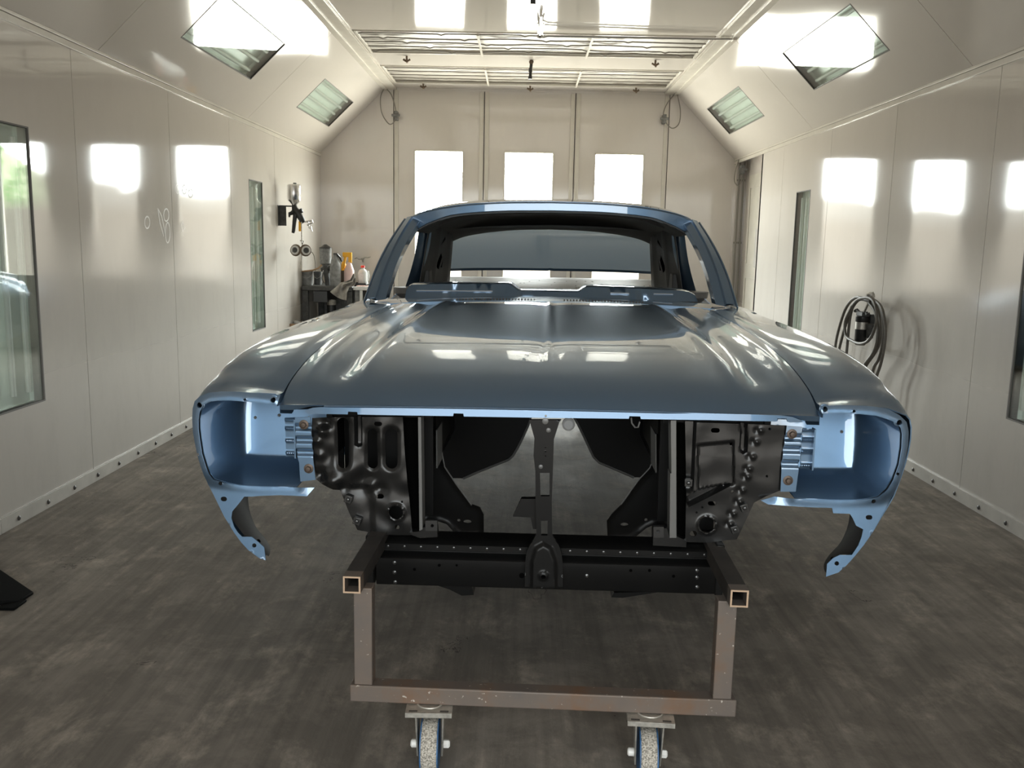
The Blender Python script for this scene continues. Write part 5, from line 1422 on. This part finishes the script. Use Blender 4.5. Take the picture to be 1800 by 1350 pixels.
p = on(949, 62, 2, ZC-.05); q = on(1290, 69, 2, ZC-.04)
t = empty('sprayer_arm', 'chrome hinged arm with twin tubes running along the ceiling to right', 'arm', (p.x, p.y, ZC))
mb = MB(); mb.tube([(0, -.50, -.03), (.0, -.02, -.055)], .011, 10); mb.tube([(.022, -.30, -.035), (.014, -.01, -.05)], .007, 8); mb.tube([(-.022, -.30, -.035), (-.014, -.01, -.05)], .007, 8); mb.build('arm_link', 'chrome', t)
mb = MB(); mb.lathe([(0, -.026), (.020, -.024), (.022, 0), (.020, .024), (0, .026)], (0, 0, -.058), (0, 1, 0), 16); mb.box((-.012, -.012, -.05), (.012, .012, -.001)); pv = mb.build('pivot', 'zinc', t, bevel=.002)
mb = MB(); mb.lathe([(.010, 0), (.010, .002)], (0, -.027, -.058), (0, 1, 0), 12); mb.build('pivot_hole', 'void', pv)
mb = MB(); ex, ey = q.x-p.x, q.y-p.y
mb.tube([(.02, .01, -.062), (.06, .02, -.050), (ex, ey+.02, -.034)], .008, 8); mb.tube([(.03, .05, -.040), (ex*.80, ey+.05, -.030)], .007, 8); mb.build('side_tube', 'chrome', t)
mb = MB(); mb.box((ex-.01, ey-.02, -.05), (ex+.02, ey+.06, -.001)); mb.build('end_bracket', 'trim', t, bevel=.003)
p = on(937, 3, 2, ZC-.04); t = empty('ceiling_clip', 'small black clip on ceiling at top centre, above the sprayer arm', 'clip', (p.x, p.y, ZC)); mb = MB(); mb.box((-.018, -.03, -.06), (.018, .03, -.001)); mb.build('clip_body', 'plasblack', t, bevel=.004)

# black wedge on the floor, lower left
mb = MB()
A_ = on(-60, 960, 2, .10); B_ = on(0, 996, 2, .085); T_ = on(59, 1040, 2, .012); L2 = on(33, 1062, 2, .0); L3 = on(-60, 1072, 2, .0)
b1 = [Vector((A_.x, A_.y, .002)), Vector((T_.x, T_.y, .002)), Vector((L2.x, L2.y, .002)), Vector((L3.x, L3.y, .002))]
t1 = [A_, T_, Vector((L2.x, L2.y, .012)), Vector((L3.x, L3.y, .03))]
c0 = Vector((sum(p_.x for p_ in b1)/4, sum(p_.y for p_ in b1)/4, 0))
t = empty('floor_wedge', 'black folded sheet lying on the floor near left wall', 'sheet', c0)
mb.hexa([p_-c0 for p_ in b1+t1]); mb.build('sheet_body', simple('black_sheet', (.004, .004, .004), .8, spec=.08), t, bevel=.003)
l4 = on(18, 1068, 2, .0)-c0; mb = MB(); mb.box((l4.x-.03, l4.y-.03, .001), (l4.x+.03, l4.y+.05, .010)); mb.build('folded_corner', simple('black_sheet2', (.003, .003, .003), .8, spec=.05), t, bevel=.003)

# ================================================================== WORLD, LIGHT, CAMERA
w = bpy.data.worlds.new('World'); bpy.context.scene.world = w; w.use_nodes = True; nt = w.node_tree; nt.nodes.clear()
out = N(nt, 'ShaderNodeOutputWorld'); bg = N(nt, 'ShaderNodeBackground'); nt.links.new(bg.outputs[0], out.inputs[0])
tc = N(nt, 'ShaderNodeTexCoord'); sx = N(nt, 'ShaderNodeSeparateXYZ'); nt.links.new(tc.outputs['Generated'], sx.inputs[0])
nz = N(nt, 'ShaderNodeTexNoise', Scale=14., Detail=8., Roughness=.7); nt.links.new(tc.outputs['Generated'], nz.inputs['Vector'])
# tree line height depends on direction: tall on the far right outside, low elsewhere
def mr(a, b, c, d, src):
    n = N(nt, 'ShaderNodeMapRange'); n.inputs['From Min'].default_value = a; n.inputs['From Max'].default_value = b; n.inputs['To Min'].default_value = c; n.inputs['To Max'].default_value = d
    nt.links.new(src, n.inputs['Value']); return n.outputs['Result']
def mth(op, a, b):
    n = N(nt, 'ShaderNodeMath', operation=op)
    for i, x in enumerate((a, b)):
        if isinstance(x, (int, float)): n.inputs[i].default_value = x
        else: nt.links.new(x, n.inputs[i])
    return n.outputs[0]
SKY, TREE, GRD = WORLD_VALUES
hline = mr(.45, .5, .048, .085, sx.outputs['X'])
zz = mth('ADD', sx.outputs['Z'], mth('MULTIPLY', mth('SUBTRACT', nz.outputs['Fac'], .5), .06))
skym = mr(-.004, .004, 0, 1, mth('SUBTRACT', zz, hline))
grm = mr(.022, .036, 0, 1, sx.outputs['Z'])
nz2 = N(nt, 'ShaderNodeTexNoise', Scale=60., Detail=4., Roughness=.7); nt.links.new(tc.outputs['Generated'], nz2.inputs['Vector'])
def mixc(f, a, b):
    n = N(nt, 'ShaderNodeMix', data_type='RGBA'); nt.links.new(f, n.inputs[0])
    for i, x in ((6, a), (7, b)):
        if isinstance(x, tuple): n.inputs[i].default_value = (*x, 1)
        else: nt.links.new(x, n.inputs[i])
    return n.outputs[2]
def sc(c, s): return tuple(x*s for x in c)
tree = mixc(mr(.4, .62, 0, 1, nz2.outputs['Fac']), sc((.22, .34, .14), TREE), sc((.75, .85, .55), TREE))
side = mr(.455, .50, 0, 1, sx.outputs['X'])
mid = mixc(side, sc((1.0, .93, .85), GRD*1.25), tree)
near = mixc(mr(-.16, -.07, 0, 1, sx.outputs['Z']), sc((1.0, .95, .86), GRD*12), sc((1.0, .88, .76), GRD))
low = mixc(grm, near, mid)
full = mixc(skym, low, sc((.97, .99, 1.0), SKY))
back = mixc(mr(-.02, .06, 0, 1, sx.outputs['Z']), sc((.85, .80, .74), BACK[1]), sc((.95, 1.0, 1.0), BACK[0]))
isb = mr(-.05, .05, 0, 1, mth('MULTIPLY', sx.outputs['Y'], -1.))
nt.links.new(mixc(isb, full, back), bg.inputs['Color']); bg.inputs['Strength'].default_value = 1.
try: w.cycles.sampling_method = 'MANUAL'; w.cycles.sample_map_resolution = 512
except Exception: pass

def portal(name, loc, rot, sx_, sy_):
    l = bpy.data.lights.new(name, 'AREA'); l.shape = 'RECTANGLE'; l.size = sx_; l.size_y = sy_; l.cycles.is_portal = True
    o = bpy.data.objects.new(name, l); COL.objects.link(o); o.location = loc; o.rotation_euler = rot
for i, (a, b) in enumerate(WX): portal('window_light', ((a+b)/2, YB+.06, (BZ0+BZ1)/2), (-PI/2, 0, 0), b-a, BZ1-BZ0)
portal('doorway_light', (.05, YF-.02, 1.225), (PI/2, 0, 0), 3.2, 2.45)

cam = bpy.data.cameras.new('camera'); co = bpy.data.objects.new('camera', cam); COL.objects.link(co)
cam.sensor_fit = 'HORIZONTAL'; cam.sensor_width = 36; cam.lens = 36*F/1800; cam.clip_start = .05
co.matrix_world = Matrix(((_r2.x, -_d2.x, -_f.x, 0), (_r2.y, -_d2.y, -_f.y, 0), (_r2.z, -_d2.z, -_f.z, HC), (0, 0, 0, 1)))
sc_ = bpy.context.scene; sc_.camera = co
sc_.view_settings.view_transform = 'Standard'; sc_.view_settings.look = 'None'
sc_.view_settings.exposure = 0; sc_.view_settings.gamma = 1
sc_.cycles.max_bounces = 14; sc_.cycles.diffuse_bounces = 8; sc_.cycles.glossy_bounces = 8; sc_.cycles.transparent_max_bounces = 12
sc_.cycles.caustics_reflective = True; sc_.cycles.sample_clamp_indirect = 12; sc_.cycles.use_denoising = True
